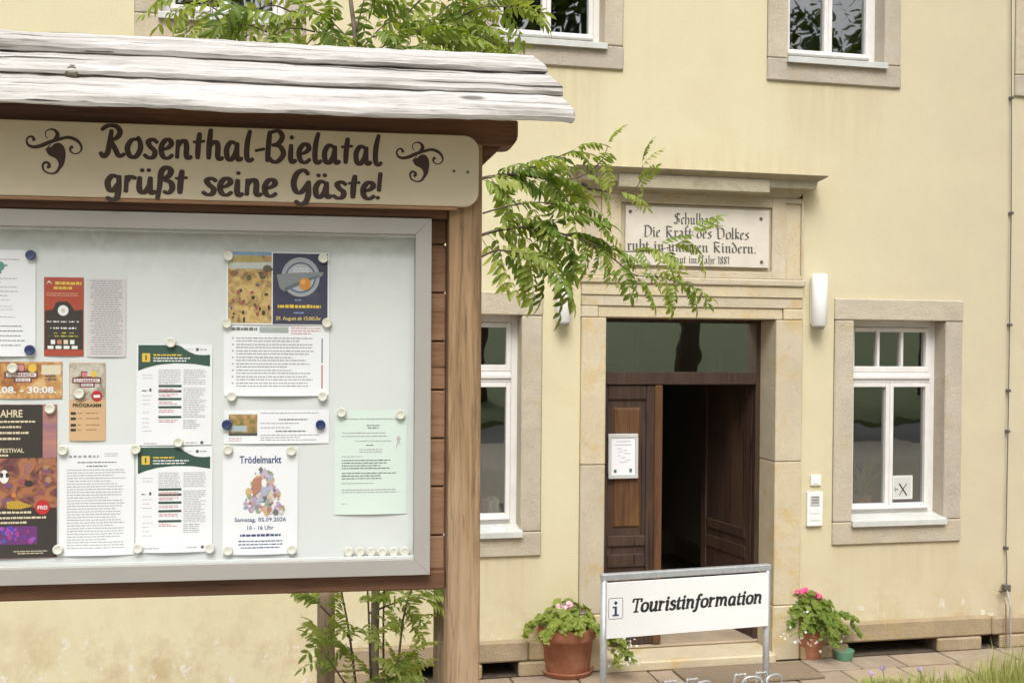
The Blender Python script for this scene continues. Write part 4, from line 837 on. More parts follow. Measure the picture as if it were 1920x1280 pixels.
# 13 flea market
q = Sheet('market_poster', 'white poster reading Trödelmarkt with colourful jumble drawing', 'poster', 418, 558, 837, 1038, PAPER, .007)
q.text('heading', NVY, 'Trödelmarkt', 449, 527, 854, 868, .02); q.text('date_line', NVY, 'Samstag, 05.09.2026', 440, 536, 969, 979, .012); q.text('date_line', NVY, '10 - 16 Uhr', 464, 513, 984, 992, .012); q.lines('date_line', NVY, 449, 528, 1002, 1003, 8, 4.5, 1, 'c', .1); q.lines('printed_text', NVY, 447, 530, 1013, 1026, 6, 2.2, 1, 'c')
cols = [ink((.45, .20, .14)), ink((.38, .42, .55)), ink((.50, .40, .55)), ink((.30, .36, .18)), ink((.62, .52, .34)), ink((.16, .17, .15)), ink((.62, .40, .22)), ink((.45, .30, .40)), ink((.24, .30, .26)), ink((.60, .60, .62))]
for _ in range(150):
    yy = random.uniform(0, 1) ** .7; xx = random.uniform(-1, 1) * (.30 + .70 * yy); r_ = random.uniform(1.6, 6.0)
    q.disc('drawing', random.choice(cols), 493 + xx * 42, 878 + yy * 82, r_, .0006 + _ * .000012, r_ * random.uniform(.5, 1.5), random.choice((4, 5, 6, 8)))
q.poly('drawing', cols[2], [(489, 895), (496, 875), (508, 895)], .0030); q.poly('drawing', cols[0], [(474, 897), (496, 890), (500, 905), (484, 922), (474, 930)], .0030); q.disc('drawing', cols[1], 496, 918, 7, .0032, 12); q.disc('drawing', WHT, 495, 904, 5, .0034, 8); q.done()
# 14 mint sheet
q = Sheet('mint_sheet', 'pale mint green sheet alone at the right of the case', 'notice', 628, 762, 768, 963, flat('mint_paper', (.66, .755, .70), .7), .005)
q.lines('printed_text', K2, 645, 745, 785, 786, 6, 1.8, 1); q.lines('printed_text', K1, 686, 712, 797, 802, 4.5, 1.8, 1, 'c'); q.lines('printed_text', K2, 641, 748, 811, 819, 6, 1.5, 1); q.lines('printed_text', K2, 664, 736, 826, 827, 6, 1.4, 1, 'c'); q.lines('printed_text', K1, 686, 708, 834, 835, 6, 1.6, 1); q.lines('printed_text', K2, 672, 718, 842, 847, 4.5, 1.4, 1, 'c'); q.lines('printed_text', K2, 641, 688, 855, 856, 6, 1.4, 1)
q.lines('printed_text', K1, 641, 732, 862, 878, 5, 1.7, 1); q.lines('printed_text', K1, 641, 748, 886, 897, 5, 1.7, 1); q.lines('printed_text', K2, 641, 704, 905, 909, 4.5, 1.4, 1); q.lines('printed_text', K2, 641, 748, 917, 922, 4.5, 1.5, 1); q.lines('printed_text', K2, 641, 656, 943, 946, 3, 1.3, 1)
q.poly('figure', K3, [(742, 822), (746, 816), (751, 821), (748, 826), (751, 838), (747, 829), (741, 845), (744, 828)]); q.done()
# magnets
MAGW = flat('ivory_magnet', (.70, .69, .60), .4); MAGB = flat('blue_magnet', (.02, .035, .12), .4)
mags = [(57, 478, 1, 'dark blue magnet at the top right corner of the leftmost notice'), (55, 656, 1, 'dark blue magnet at the bottom right corner of the leftmost notice'),
 (23, 690, 0, 'ivory magnet on the orange landscape cinema flyer'), (148, 738, 0, 'ivory magnet on the tan programme flyer left of its badge'), (93, 766, 0, 'ivory magnet at the top right corner of the dark festival poster'),
 (108, 1030, 0, 'ivory magnet between dark festival poster and small print sheet'), (117, 844, 0, 'ivory magnet at the top left corner of the small print sheet'), (320, 642, 0, 'ivory magnet at the top of the upper green header sheet'), (334, 829, 0, 'ivory magnet where the two green header sheets meet'),
 (254, 842, 0, 'ivory magnet at the top left of the lower green header sheet'), (258, 1028, 0, 'ivory magnet at the bottom left of the lower green header sheet'), (393, 1028, 0, 'ivory magnet at the bottom right of the lower green header sheet'),
 (606, 484, 0, 'ivory magnet at the top right of the shield poster'), (613, 605, 0, 'ivory magnet at the bottom right of the shield poster'), (425, 606, 0, 'ivory magnet at the bottom left of the shield poster'), (428, 480, 0, 'ivory magnet at the top left of the shield poster'),
 (434, 743, 0, 'ivory magnet at the bottom left of the bulleted list sheet'), (605, 743, 0, 'ivory magnet at the bottom right of the bulleted list sheet'), (425, 796, 1, 'dark blue magnet at the left end of the strip with the photo'), (601, 796, 1, 'dark blue magnet at the right end of the strip with the photo'),
 (427, 843, 0, 'ivory magnet at the top left of the flea market poster'), (546, 845, 0, 'ivory magnet at the top right of the flea market poster'), (427, 1032, 0, 'ivory magnet at the bottom left of the flea market poster'), (547, 1030, 0, 'ivory magnet at the bottom right of the flea market poster'),
 (640, 773, 0, 'ivory magnet at the top left of the mint green sheet'), (751, 777, 0, 'ivory magnet at the top right of the mint green sheet')]
for i, x in enumerate((654, 675, 696, 717, 738, 759)): mags.append((x, 1034, 0, '%s ivory magnet of the row of spares below the mint sheet' % ('first leftmost', 'second from left', 'third from left', 'fourth from left', 'fifth from left', 'last rightmost')[i]))
MG = {}
for (x, y, c, lab) in mags:
    if c not in MG:
        mb = MB(); pr = [(.0, .0), (.0135, .0), (.0140, .003), (.0132, .0085), (.0115, .0095), (.0100, .0085), (.0, .0085)]
        mb.lathe(pr, n=20); me = bpy.data.meshes.new('magnet'); me.from_pydata([(v[0], -v[2], v[1]) for v in mb.v], [], [f_[::-1] for f_ in mb.f]); me.materials.append(MAGB if c else MAGW); me.polygons.foreach_set('use_smooth', [True] * len(me.polygons)); MG[c] = me
    u, v = bd(x, y, .012); o = bpy.data.objects.new('magnet', MG[c]); _link(o, BM @ Matrix.Translation((u, wf(.0055), v)), None); tag(o, lab, 'magnet', 'round magnets in the display case')
# ------------------------------------------------------------------ plaque above the door
def pbox(name, px, Y, mat, depth, lab=None, cat=None, parent=None, bevel=.004):
    x0 = (X(px[0], px[2], Y) + X(px[0], px[3], Y)) / 2; x1 = (X(px[1], px[2], Y) + X(px[1], px[3], Y)) / 2; z1 = (Z(px[0], px[2], Y) + Z(px[1], px[2], Y)) / 2; z0 = (Z(px[0], px[3], Y) + Z(px[1], px[3], Y)) / 2
    o = box(name, x0, x1, Y, Y + depth, z0, z1, mat, parent, bevel)
    if lab: tag(o, lab, cat)
    return o
PQ = box('inscription_plaque', plx0, plx1, -.038, -.0085, plz0, plz1, PLAQUE, None, .003); tag(PQ, 'pale stone plaque with blackletter inscription above the entrance door', 'plaque')
_st = lambda x, h=.6: [(x - .05, h), (x + .02, h - .08), (x + .02, .08), (x + .10, .0)]
FR = {'S': (.64, [[(.52, .84), (.34, 1.0), (.12, .86), (.2, .62), (.46, .42), (.44, .12), (.24, 0), (.02, .14)], [(.3, .95), (.3, .1)]]), 'D': (.68, [[(.02, .95), (.3, 1.0), (.56, .75), (.56, .25), (.3, 0), (.08, .06)], [(.17, .95), (.14, .1)]]),
 'K': (.66, [[(.15, 1), (.15, .08), (.22, 0)], [(.0, .9), (.15, 1.0), (.5, .9)], [(.15, .5), (.4, .62), (.46, .5)], [(.2, .48), (.44, .08), (.56, 0)]]), 'V': (.72, [[(.0, .9), (.12, 1), (.15, .1), (.3, 0), (.56, .2), (.56, .75), (.36, .98), (.14, .85)]]),
 'E': (.62, [[(.5, .86), (.3, 1.0), (.08, .8), (.08, .2), (.28, 0), (.52, .14)], [(.1, .52), (.4, .56)]]), 'J': (.52, [[(.1, .9), (.3, 1.0), (.46, .9)], [(.3, 1.0), (.3, .1), (.1, -.1)]]),
 'i': (.26, [_st(.08), [(.05, .84), (.12, .76)]]), 'n': (.5, [_st(.08), _st(.31), [(.10, .5), (.31, .6)]]), 'u': (.5, [_st(.08), _st(.31), [(.14, .02), (.31, .1)]]), 'm': (.74, [_st(.08), _st(.31), _st(.54), [(.10, .5), (.31, .6)], [(.33, .5), (.54, .6)]]),
 'r': (.34, [_st(.08), [(.10, .48), (.2, .6), (.28, .5)]]), 'e': (.37, [[(.27, .5), (.18, .6), (.06, .48), (.06, .1), (.14, 0), (.29, .1)], [(.27, .5), (.1, .3)]]), 's': (.37, [[(.29, .54), (.18, .6), (.06, .48), (.27, .2), (.16, 0), (.02, .06)]]),
 'a': (.46, [[(.06, .56), (.16, .6), (.28, .5), (.28, .1), (.38, 0)], [(.28, .36), (.08, .26), (.06, .1), (.14, 0), (.28, .12)]]), 'h': (.48, [[(.02, .98), (.09, 1.0), (.09, .08), (.15, .0)], [(.08, .45), (.24, .6), (.35, .48), (.35, .05), (.2, -.2)]]),
 'l': (.25, [[(.02, .96), (.09, 1.0), (.09, .08), (.17, 0)]]), 'c': (.32, [[(.26, .5), (.18, .6), (.06, .48), (.06, .1), (.14, 0), (.27, .1)]]), 'k': (.4, [[(.08, 1.0), (.08, .0)], [(.08, .5), (.2, .62), (.3, .52)], [(.1, .36), (.3, .04)]]),
 'f': (.3, [[(.27, .95), (.14, 1.0), (.08, .85), (.08, -.15)], [(-.02, .56), (.22, .58)]]), 't': (.31, [[(.08, .8), (.08, .08), (.19, 0)], [(-.02, .56), (.22, .58)]]), 'd': (.45, [[(.04, .98), (.28, .6), (.35, .2), (.2, 0), (.06, .1), (.06, .42), (.2, .58)]]),
 'o': (.43, [[(.2, .6), (.06, .48), (.06, .1), (.2, 0), (.35, .12), (.35, .5), (.2, .6)]]), 'b': (.43, [[(.08, 1), (.08, .1), (.2, 0), (.35, .12), (.35, .5), (.1, .5)]]), '.': (.2, [[(.05, .06), (.11, .0)]]), ' ': (.28, []),
 '1': (.3, [[(.03, .8), (.16, .95), (.16, 0)]]), '8': (.42, [[(.2, .95), (.06, .75), (.33, .25), (.2, 0), (.06, .2), (.34, .75), (.2, .95)]])}
TP = lambda x, y, z: (x, -.0388 - z, y)
def pline(px0, px1, pb0, pb1, ph):
    a, b_ = at(px0, pb0, -.038), at(px1, pb1, -.038); return (a.x, b_.x, (a.z + b_.z) / 2, at(px0, pb0 - ph, -.038).z - a.z)
for txt, bx4 in (('Schulhaus', (1263, 1347, 420, 422, 20)), ('Die Kraft des Volkes', (1206, 1404, 444, 449, 21)), ('ruht in unseren Kindern.', (1176, 1417, 469, 475, 20)), ('Erbaut im Jahr 1881', (1244, 1367, 493, 495, 15))):
    lettering('inscription', txt, FR, pline(*bx4), GREYINK, PQ, TP, None, .125, radians(38), k=2)
for (px, py) in ((1427, 410), (1428, 491), (1182, 396), (1182, 489)):
    c = at(px, py, -.04); MB().lathe([(.0, .012), (.009, .010), (.0125, .002), (.0125, 0)], n=12)
    mb = MB(); mb.lathe([(.0125, 0), (.0125, .004), (.009, .010), (.0005, .012)], n=12); MB().add([(c.x + v[0], -.038 - v[2], c.z + v[1]) for v in mb.v], mb.f).obj('bolt', IRON, PQ)
# ------------------------------------------------------------------ wall lamps
def lamp(px0, px1, py0, py1, lab):
    x0, x1 = X(px0, py1, -.08), X(px1, py1, -.08); c = (x0 + x1) / 2; r_ = (x1 - x0) / 2; z0 = Z(px0, py1, -.08); z1 = Z(px0, py0, -.08)
    o = empty('wall_lamp', (c, 0, z0)); tag(o, lab, 'lamp', 'white tube lamps either side of the door')
    mb = MB(); mb.lathe([(.0005, .0), (r_ * .8, .0), (r_, .012), (r_, z1 - z0 - .012), (r_ * .85, z1 - z0), (.0005, z1 - z0 + .002)], (c, -.075, z0), 28); mb.obj('lamp_shade', OPAL, o, smooth=True)
    mb = MB(); mb.lathe([(.0005, -.022), (r_ * .5, -.022), (r_ * .72, -.006), (r_ * .72, .002)], (c, -.075, z0), 20); mb.obj('end_cap', ALU, o, smooth=True)
    box('wall_bracket', c - r_ * .7, c + r_ * .7, -.05, -.001, z0 + .02, z1 - .02, PLAST, o)
lamp(1043, 1071, 503, 606, 'white tube wall lamp left of the door, partly behind rowan leaves')
lamp(1523, 1550, 513, 612, 'white tube wall lamp right of the door')
# ------------------------------------------------------------------ bell and intercom
o = pbox('bell_button', (1521, 1540, 890, 910), -.022, PLAST, .0215, 'small square white bell plate above the intercom', 'bell'); pbox('button', (1526, 1536, 895, 906), -.027, PLAST, .0045, parent=o, bevel=.001)
IC = pbox('intercom', (1514, 1543, 922, 986), -.03, PLAST, .0295, 'white intercom panel on the wall right of the door', 'intercom')
pbox('name_plate', (1520, 1537, 929, 948), -.0335, flat('grey_plate', (.50, .50, .48), .5), .0032, parent=IC, bevel=.001); pbox('button', (1520, 1537, 953, 962), -.0345, PLAST, .0042, parent=IC, bevel=.001); pbox('button', (1520, 1537, 966, 975), -.0345, PLAST, .0042, parent=IC, bevel=.001)
for yy in (931, 936, 941): pbox('speaker_slot', (1522, 1535, yy, yy + 1.6), -.0345, IRON, .0008, parent=IC, bevel=0)
# ------------------------------------------------------------------ lightning conductor
lc = [(1896.5, -60), (1896, 0), (1896.5, 190), (1896, 400), (1893, 610), (1890, 810), (1886, 1020), (1888, 1060), (1887, 1100)]
P = [at(a, b_, -.03) for a, b_ in lc]; P[0].z = 7.0
LCn = empty('lightning_conductor', (P[-1].x, -.03, 0)); tag(LCn, 'thin dark lightning conductor wire running down the wall at right', 'wire')
MB().tube(P, .0045, 6).obj('wire', IRON, LCn)
b0 = at(1886.5, 1098, -.04); b1 = at(1889, 1216, -.07)
MB().tube([b0, Vector((b0.x + .002, -.09, .35)), Vector((b0.x + .004, -.095, -.02))], .007, 8).obj('earth_rod', GALV, LCn)
MB().tube([Vector((b0.x - .035, -.03, b0.z - .05)), Vector((b0.x - .035, -.085, .36)), Vector((b0.x - .03, -.09, -.02))], .006, 8).obj('earth_rod', STAKEW, LCn)
for (px, py) in ((1896, 184), (1895.5, 400), (1893, 609), (1890.5, 732), (1889, 808), (1886, 1027)):
    c = at(px, py, -.02); box('wall_clip', c.x - .012, c.x + .012, -.042, 0, c.z - .012, c.z + .012, IRON, LCn, .003)
c = b0; box('test_clamp', c.x - .03, c.x + .03, -.062, -.02, c.z - .03, c.z + .012, IRON, LCn, .004); box('clamp_bolt', c.x - .07, c.x + .04, -.05, -.038, c.z - .045, c.z - .035, IRON, LCn, .002)
# ------------------------------------------------------------------ framed notice on the closed door leaf
fy = DY - .012
NF = pbox('framed_notice', (1146, 1192, 819, 892), fy - .006, PAPER, .016, 'small silver framed notice hanging on the closed door leaf', 'notice', bevel=0)
ALW = flat('bright_frame', (.66, .67, .66), .35, .3)
for q_ in ((1141, 1197, 813, 820), (1141, 1197, 889, 897), (1141, 1147, 820, 889), (1191, 1197, 820, 889)): pbox('frame_bar', q_, fy - .014, ALW, .022, parent=NF, bevel=.003)
mbk = MB(); mg = MB()
def nfl(mb, x0, x1, y0, y1): 
    a, b_ = at(x0, y0, fy - .0068), at(x1, y1, fy - .0068); mb.quad((a.x, a.y, b_.z), (b_.x, a.y, b_.z), (b_.x, a.y, a.z), (a.x, a.y, a.z))
for (a, b_, y_) in ((1156, 1182, 826.5), (1153, 1184, 833), (1158, 1166, 840), (1168, 1176, 843), (1160, 1167, 846), (1170, 1182, 849), (1158, 1164, 853), (1165, 1173, 857), (1174, 1182, 861), (1162, 1176, 865)): nfl(mbk, a, b_, y_, y_ + 1.4)
nfl(mg, 1151, 1156, 880, 886); nfl(mg, 1180, 1185, 878, 885)
mbk.obj('printed_text', K3, NF); mg.obj('printed_mark', ink((.08, .16, .10)), NF)
# ------------------------------------------------------------------ window sign with X, plants, books, thing on the sill
XS_ = pbox('window_card', (1674, 1711, 891, 935), WD + .012, flat('card', (.66, .66, .63), .5), .006, 'white card with black X behind the lower right window pane', 'sign', bevel=0)
pbox('card_face', (1677, 1708, 894.5, 931.5), WD + .0108, flat('card_face', (.56, .57, .54), .5), .001, parent=XS_, bevel=0)
mb = MB(); y_ = WD + .0100; 
def seg2(mb, x0, y0, x1, y1, w_, Y): 
    a, b_ = at(x0, y0, Y), at(x1, y1, Y); d = (b_ - a).normalized(); n_ = Vector((-d.z, 0, d.x)) * w_ / 2; mb.quad(a + n_, a - n_, b_ - n_, b_ + n_)
seg2(mb, 1686, 906, 1700, 928, .012, y_); seg2(mb, 1700, 906, 1686, 928, .007, y_ - .0004); seg2(mb, 1678, 917, 1684, 917, .006, y_); seg2(mb, 1678, 912, 1678.5, 922, .004, y_); mb.obj('letter_x', BLACK, XS_)
def blade_plant(name, lab, base, n_, hgt, spread, mat, seed, cat='plant', wd=.012, droop=.5):
    rnd = random.Random(seed); mb = MB()
    for _ in range(n_):
        a = rnd.uniform(0, 2 * pi); h_ = hgt * rnd.uniform(.6, 1.1); s_ = spread * rnd.uniform(.3, 1); k_ = 6; L = []
        b0_ = Vector(base) + Vector((rnd.uniform(-.03, .03), rnd.uniform(-.03, .03), 0)); side = Vector((-sin(a), cos(a), 0))
        for i in range(k_ + 1):
            t = i / k_; p = b0_ + Vector((cos(a), sin(a), 0)) * s_ * t ** 1.6 + Vector((0, 0, h_ * (t - droop * t * t * .6)))
            w_ = wd * (1 - t ** 2.2) + .0006; L += [p - side * w_, p + side * w_]
        mb.add(L, [(2 * i, 2 * i + 1, 2 * i + 3, 2 * i + 2) for i in range(k_)])
    return mb
WP = empty('window_plant', ((oxa + oxb) / 2, WD + .25, oza - .06)); tag(WP, 'arching green plant standing inside the lower right window', 'plant')
blade_plant('', '', ((oxa + oxb) / 2 - .08, WD + .25, oza + .1), 26, .42, .28, GRASS, 3, wd=.011).obj('foliage', GRASS, WP)['kind'] = 'stuff'
mb = MB(); mb.lathe([(.0, 0), (.06, 0), (.08, .14), (.074, .14), (.07, .12), (.0, .12)], ((oxa + oxb) / 2 - .08, WD + .25, oza - .02), 20); mb.obj('pot', TERRA, WP, smooth=True)
box('inner_sill', oxa - .02, oxb + .02, WD + .08, WD + .45, oza - .06, oza - .02, WHITE, WP)
bk = [(.18, .05, .12), (.30, .10, .16), (.55, .50, .40), (.42, .38, .30), (.60, .55, .46)]; x_ = X(903, 950, WD + .12)
for i, (px0, px1, py0) in enumerate(((902, 907, 935), (907, 916, 936), (916.5, 923, 938), (923.5, 929, 934), (929.5, 936, 936))):
    o = pbox('book', (px0, px1, py0, 962), WD + .10, flat('book_cover_%d' % i, bk[i], .6), .16, 'upright %s book behind the left window pane%s' % (('dark plum', 'mauve', 'cream', 'greyish tan', 'pale cream')[i], (' at the post', '', '', '', ' nearest the frame')[i]), 'book', bevel=.002); o['group'] = 'books on the window board'
box('inner_sill', LWX[0], LWX[1], WD + .08, WD + .4, oza - .06, oza + .035, WHITE, B)
SB = pbox('sill_box', (921, 949, 989, 1000), -.02, PLAST, .045, 'small white box with a black spot on the left window sill', 'box', bevel=.006)
c = at(937, 996, -.021); mb = MB(); mb.add([(c.x + .016 * cos(k * pi / 6), -.0212, c.z + .007 * sin(k * pi / 6)) for k in range(12)], [tuple(range(12))]).obj('black_spot', BLACK, SB)
# ------------------------------------------------------------------ bicycle stand with the tourist information sign
sy = radians(17.5)                                # turned a little more than the facade
sd_ = _lv(cos(sy), 0, sin(sy)); sn = Vector((sd_.y, -sd_.x, 0))
q0 = EYE + ray(1130, 1072) * 6.45; 
SM = Matrix((sd_, -sn, Vector((0, 0, 1)))).transposed().to_4x4(); SM.translation = Vector((q0.x, q0.y, 0)); SMI = SM.inverted()
def sdp(px, py, y=0.0):
    o_ = SMI @ EYE; d = SMI.to_3x3() @ ray(px, py); t = (y - o_.y) / d.y; p = o_ + d * t; return p.x, p.z
ST = empty('bicycle_stand', (0, 0, 0), SM); tag(ST, 'galvanised bicycle stand carrying the white tourist information sign before the door', 'bicycle stand')
ax, bx2 = sdp(1132, 1150)[0], sdp(1437, 1150)[0]; zt = (sdp(1132, 1073)[1] + sdp(1430, 1059)[1]) / 2; tr = .021
for xx in (ax, bx2): MB().tube([(xx, 0, -.05), (xx, 0, zt - tr - .004)], tr, 14).obj('upright', GALV, ST, F=SM, smooth=True)
box('top_rail', ax - tr, bx2 + tr, -tr, tr, zt - 2 * tr, zt, GALV, ST, .005, F=SM)
pz1 = (sdp(1136, 1090)[1] + sdp(1424, 1072)[1]) / 2; pz0 = (sdp(1141, 1193)[1] + sdp(1427, 1172)[1]) / 2
SP = box('sign_plate', ax + .006, bx2 - .006, -.034, -.0225, pz0, pz1, SIGNW, ST, .002, F=SM)
t_ = .165
TI = {'T': (.74, [[(.02, .90), (.72, .90)], [(.37, .88), (.37, .04)], [(.2, .03), (.55, .03)], [(.05, .9), (.03, .70)], [(.70, .9), (.69, .70)]]),
 'o': (.66, [[(.31, .62), (.10, .50), (.10, .16), (.31, .03), (.52, .16), (.52, .50), (.31, .62)]]), 'u': (.74, [[(.0, .60), (.14, .60), (.14, .16), (.26, .03), (.42, .10), (.52, .24)], [(.42, .60), (.54, .60), (.54, .06), (.68, .06)]]),
 'r': (.56, [[(.0, .58), (.13, .60), (.13, .04)], [(.0, .03), (.28, .03)], [(.14, .40), (.26, .58), (.46, .56)]]), 'i': (.36, [[(.0, .58), (.15, .60), (.15, .06), (.30, .03)], (.15, .84)]), 's': (.54, [[(.44, .50), (.26, .62), (.10, .50), (.22, .36), (.42, .26), (.38, .06), (.18, .02), (.04, .12)]]),
 't': (.44, [[(.15, .82), (.15, .14), (.24, .03), (.40, .10)], [(.0, .58), (.38, .58)]]), 'n': (.76, [[(.0, .58), (.13, .60), (.13, .04)], [(.02, .03), (.26, .03)], [(.14, .40), (.30, .60), (.48, .56), (.54, .40), (.54, .08), (.68, .03)]]),
 'f': (.46, [[(.48, .86), (.34, .92), (.22, .80), (.18, .40), (.14, -.10), (.0, -.22), (-.08, -.16)], [(.02, .58), (.40, .58)]]), 'm': (1.10, [[(.0, .58), (.13, .60), (.13, .04)], [(.02, .03), (.26, .03)], [(.14, .40), (.28, .60), (.42, .56), (.49, .40), (.49, .04)], [(.50, .40), (.64, .60), (.80, .56), (.86, .40), (.86, .08), (1.0, .03)]]),
 'a': (.70, [[(.48, .52), (.28, .62), (.10, .46), (.10, .14), (.26, .03), (.42, .14), (.50, .40)], [(.51, .60), (.50, .08), (.64, .04)]])}
TS = lambda x, y, z: (x, -.0346 - z, y)
a, b_ = sdp(1183, 1146, -.034), sdp(1427, 1130, -.034); lh = sdp(1181, 1119, -.034)[1] - a[1]
lettering('lettering', 'Touristinformation', TI, (a[0], b_[0], (sdp(1181, 1146, -.034)[1] + sdp(1421, 1132, -.034)[1]) / 2, lh), BLACK, SP, TS, SM, .205, slant=.2, dotr=.115)
a, b_ = sdp(1141, 1121, -.034), sdp(1168, 1159, -.034); rw = .012; mb = MB(); ro = []; ri = []
for (cx_, cz_, a0) in ((b_[0] - rw, b_[1] + rw, -90), (b_[0] - rw, a[1] - rw, 0), (a[0] + rw, a[1] - rw, 90), (a[0] + rw, b_[1] + rw, 180)):
    for k in range(6): an = radians(a0 + 18 * k); ro.append(TS(cx_ + rw * cos(an), cz_ + rw * sin(an), 0)); ri.append(TS(cx_ + (rw - .004) * cos(an), cz_ + (rw - .004) * sin(an), 0))
n = len(ro); mb.add(ro + ri, [(i, (i + 1) % n, n + (i + 1) % n, n + i) for i in range(n)]).obj('symbol_border', flat('grey_border', (.16, .17, .22), .6), SP, F=SM)
mb = MB(); cx_ = (a[0] + b_[0]) / 2; hh = a[1] - b_[1]; disc2(mb, (cx_, a[1] - hh * .24), hh * .085, 0, TS, 14)
for (x0, x1, z0, z1) in ((-.06, .06, .16, .60), (-.16, .0, .52, .60), (-.16, .16, .14, .22)): mb.quad(*[TS(cx_ + x * hh, b_[1] + z * hh, .0001 if x0 == -.06 else .0002) for x, z in ((x0, z0), (x1, z0), (x1, z1), (x0, z1))])
mb.obj('info_symbol', NAVY, SP, F=SM)
# wheel hoops
def hoop(pts): 
    return [(x, y, z) for (x, y, z) in pts]
box('ground_rail', ax - .1, bx2 + .1, -.30, -.26, -.01, .03, GALV, ST, .004, F=SM)
for i, px in enumerate((1160, 1275, 1405)):
    cx_ = sdp(px, 1262, -.1)[0]; 
    for s_ in (-1, 1):
        x1, x2 = cx_ + s_ * .018, cx_ + s_ * .135
        tz = .395 - .0 * i
        pts = smooth_pts([(x1, -.28, .0), (x1, -.28, tz - .07), (x1, -.275, tz - .02), (x1 + s_ * .03, -.27, tz), (x2 - s_ * .03, -.26, tz), (x2, -.255, tz - .03), (x2, -.25, tz - .08), (x2, -.25, .0)], 4)
        MB().tube(pts, .0075, 8).obj('wheel_hoop', GALV, ST, F=SM, smooth=True)
        pts = smooth_pts([(x1 + s_ * .02, -.12, .0), (x1 + s_ * .02, -.12, tz - .06), (x1 + s_ * .03, -.12, tz - .03), (x2 - s_ * .05, -.12, tz - .03), (x2 - s_ * .02, -.12, tz - .06), (x2 - s_ * .02, -.12, .0)], 4)
        MB().tube(pts, .0075, 8).obj('wheel_hoop', GALV, ST, F=SM, smooth=True)
# ------------------------------------------------------------------ doormat slab
a = gnd(1310, 1257); b_ = gnd(1490, 1238); 
o = MB().add([(X_, Y_, z_) for z_ in (.006, .018) for (X_, Y_) in ((DX0 + .50, -.13), (DX1 + .18, -.13), (DX1 + .18, -.50), (DX0 + .50, -.50))], [(0, 1, 2, 3), (4, 7, 6, 5), (0, 4, 5, 1), (1, 5, 6, 2), (2, 6, 7, 3), (3, 7, 4, 0)]).obj('doormat', m_mottle('brown_matting', [(.3, (.20, .15, .10)), (.7, (.30, .23, .155))], 60, .95, .6)); tag(o, 'flat brown mat on the paving before the doorstep', 'doormat')
# ------------------------------------------------------------------ flower pots
def rleaf(mb, c, nrm, r_, rnd):                  # round lobed leaf, cupped
    a = nrm.orthogonal().normalized(); b2 = nrm.cross(a); n_ = 9; ph = rnd.uniform(0, 6.28)
    L = [c - nrm * r_ * .18] + [c + (a * cos(ph + 2 * pi * k / n_) + b2 * sin(ph + 2 * pi * k / n_)) * r_ * (1 + .13 * (k % 2)) * (.45 if k == 0 else 1) + nrm * r_ * .12 * rnd.uniform(-.6, 1) for k in range(n_)]
    mb.add(L, [(0, 1 + k, 1 + (k + 1) % n_) for k in range(n_)])
def flower_ball(mb, c, R0, r_, n_, rnd):
    for _ in range(n_):
        d = Vector((rnd.gauss(0, 1), rnd.gauss(0, 1), rnd.gauss(0, 1) * .8 + .35)).normalized(); p = c + d * R0 * rnd.uniform(.6, 1.05)
        a = d.orthogonal().normalized(); b2 = d.cross(a); k0 = rnd.uniform(0, 6)
        for k in range(5):
            an = k0 + k * 2 * pi / 5; e_ = a * cos(an) + b2 * sin(an); f_ = a * cos(an + .55) + b2 * sin(an + .55); g_ = a * cos(an - .55) + b2 * sin(an - .55)
            mb.add([p, p + g_ * r_ * .75 + d * r_ * .15, p + e_ * r_ + d * r_ * .2, p + f_ * r_ * .75 + d * r_ * .15], [(0, 1, 2, 3)])
def plant_mass(seed, c, rx, ry, rz, n_, r0, r1, low=-.3):
    rnd = random.Random(seed); mb = MB()
    for _ in range(n_):
        d = Vector((rnd.gauss(0, 1), rnd.gauss(0, 1), rnd.gauss(0, 1))).normalized(); q_ = rnd.uniform(.45, 1.0) ** .5
        if d.z < low: d.z = abs(d.z) * .4
        p = Vector(c) + Vector((d.x * rx, d.y * ry, d.z * rz)) * q_
        nrm = (d + Vector((rnd.uniform(-.5, .5), rnd.uniform(-.5, .5) - .3, rnd.uniform(.2, 1)))).normalized(); rleaf(mb, p, nrm, rnd.uniform(r0, r1), rnd)
    return mb
def trail(mb, rnd, p0, d0, ln, r_, step=.016):
    p = Vector(p0); d = Vector(d0).normalized(); n_ = int(ln / step)
    for i in range(n_):
        d = (d + Vector((rnd.uniform(-.15, .15), rnd.uniform(-.15, .15), -.11))).normalized(); p = p + d * step
        for s_ in (-1, 1): rleaf(mb, p + Vector((rnd.uniform(-1, 1), rnd.uniform(-1, .4), rnd.uniform(-1, 1))) * r_ * 1.1, (Vector((rnd.uniform(-.6, .6), -.7, rnd.uniform(.1, .9)))).normalized(), r_ * rnd.uniform(.7, 1.1), rnd)
    return p
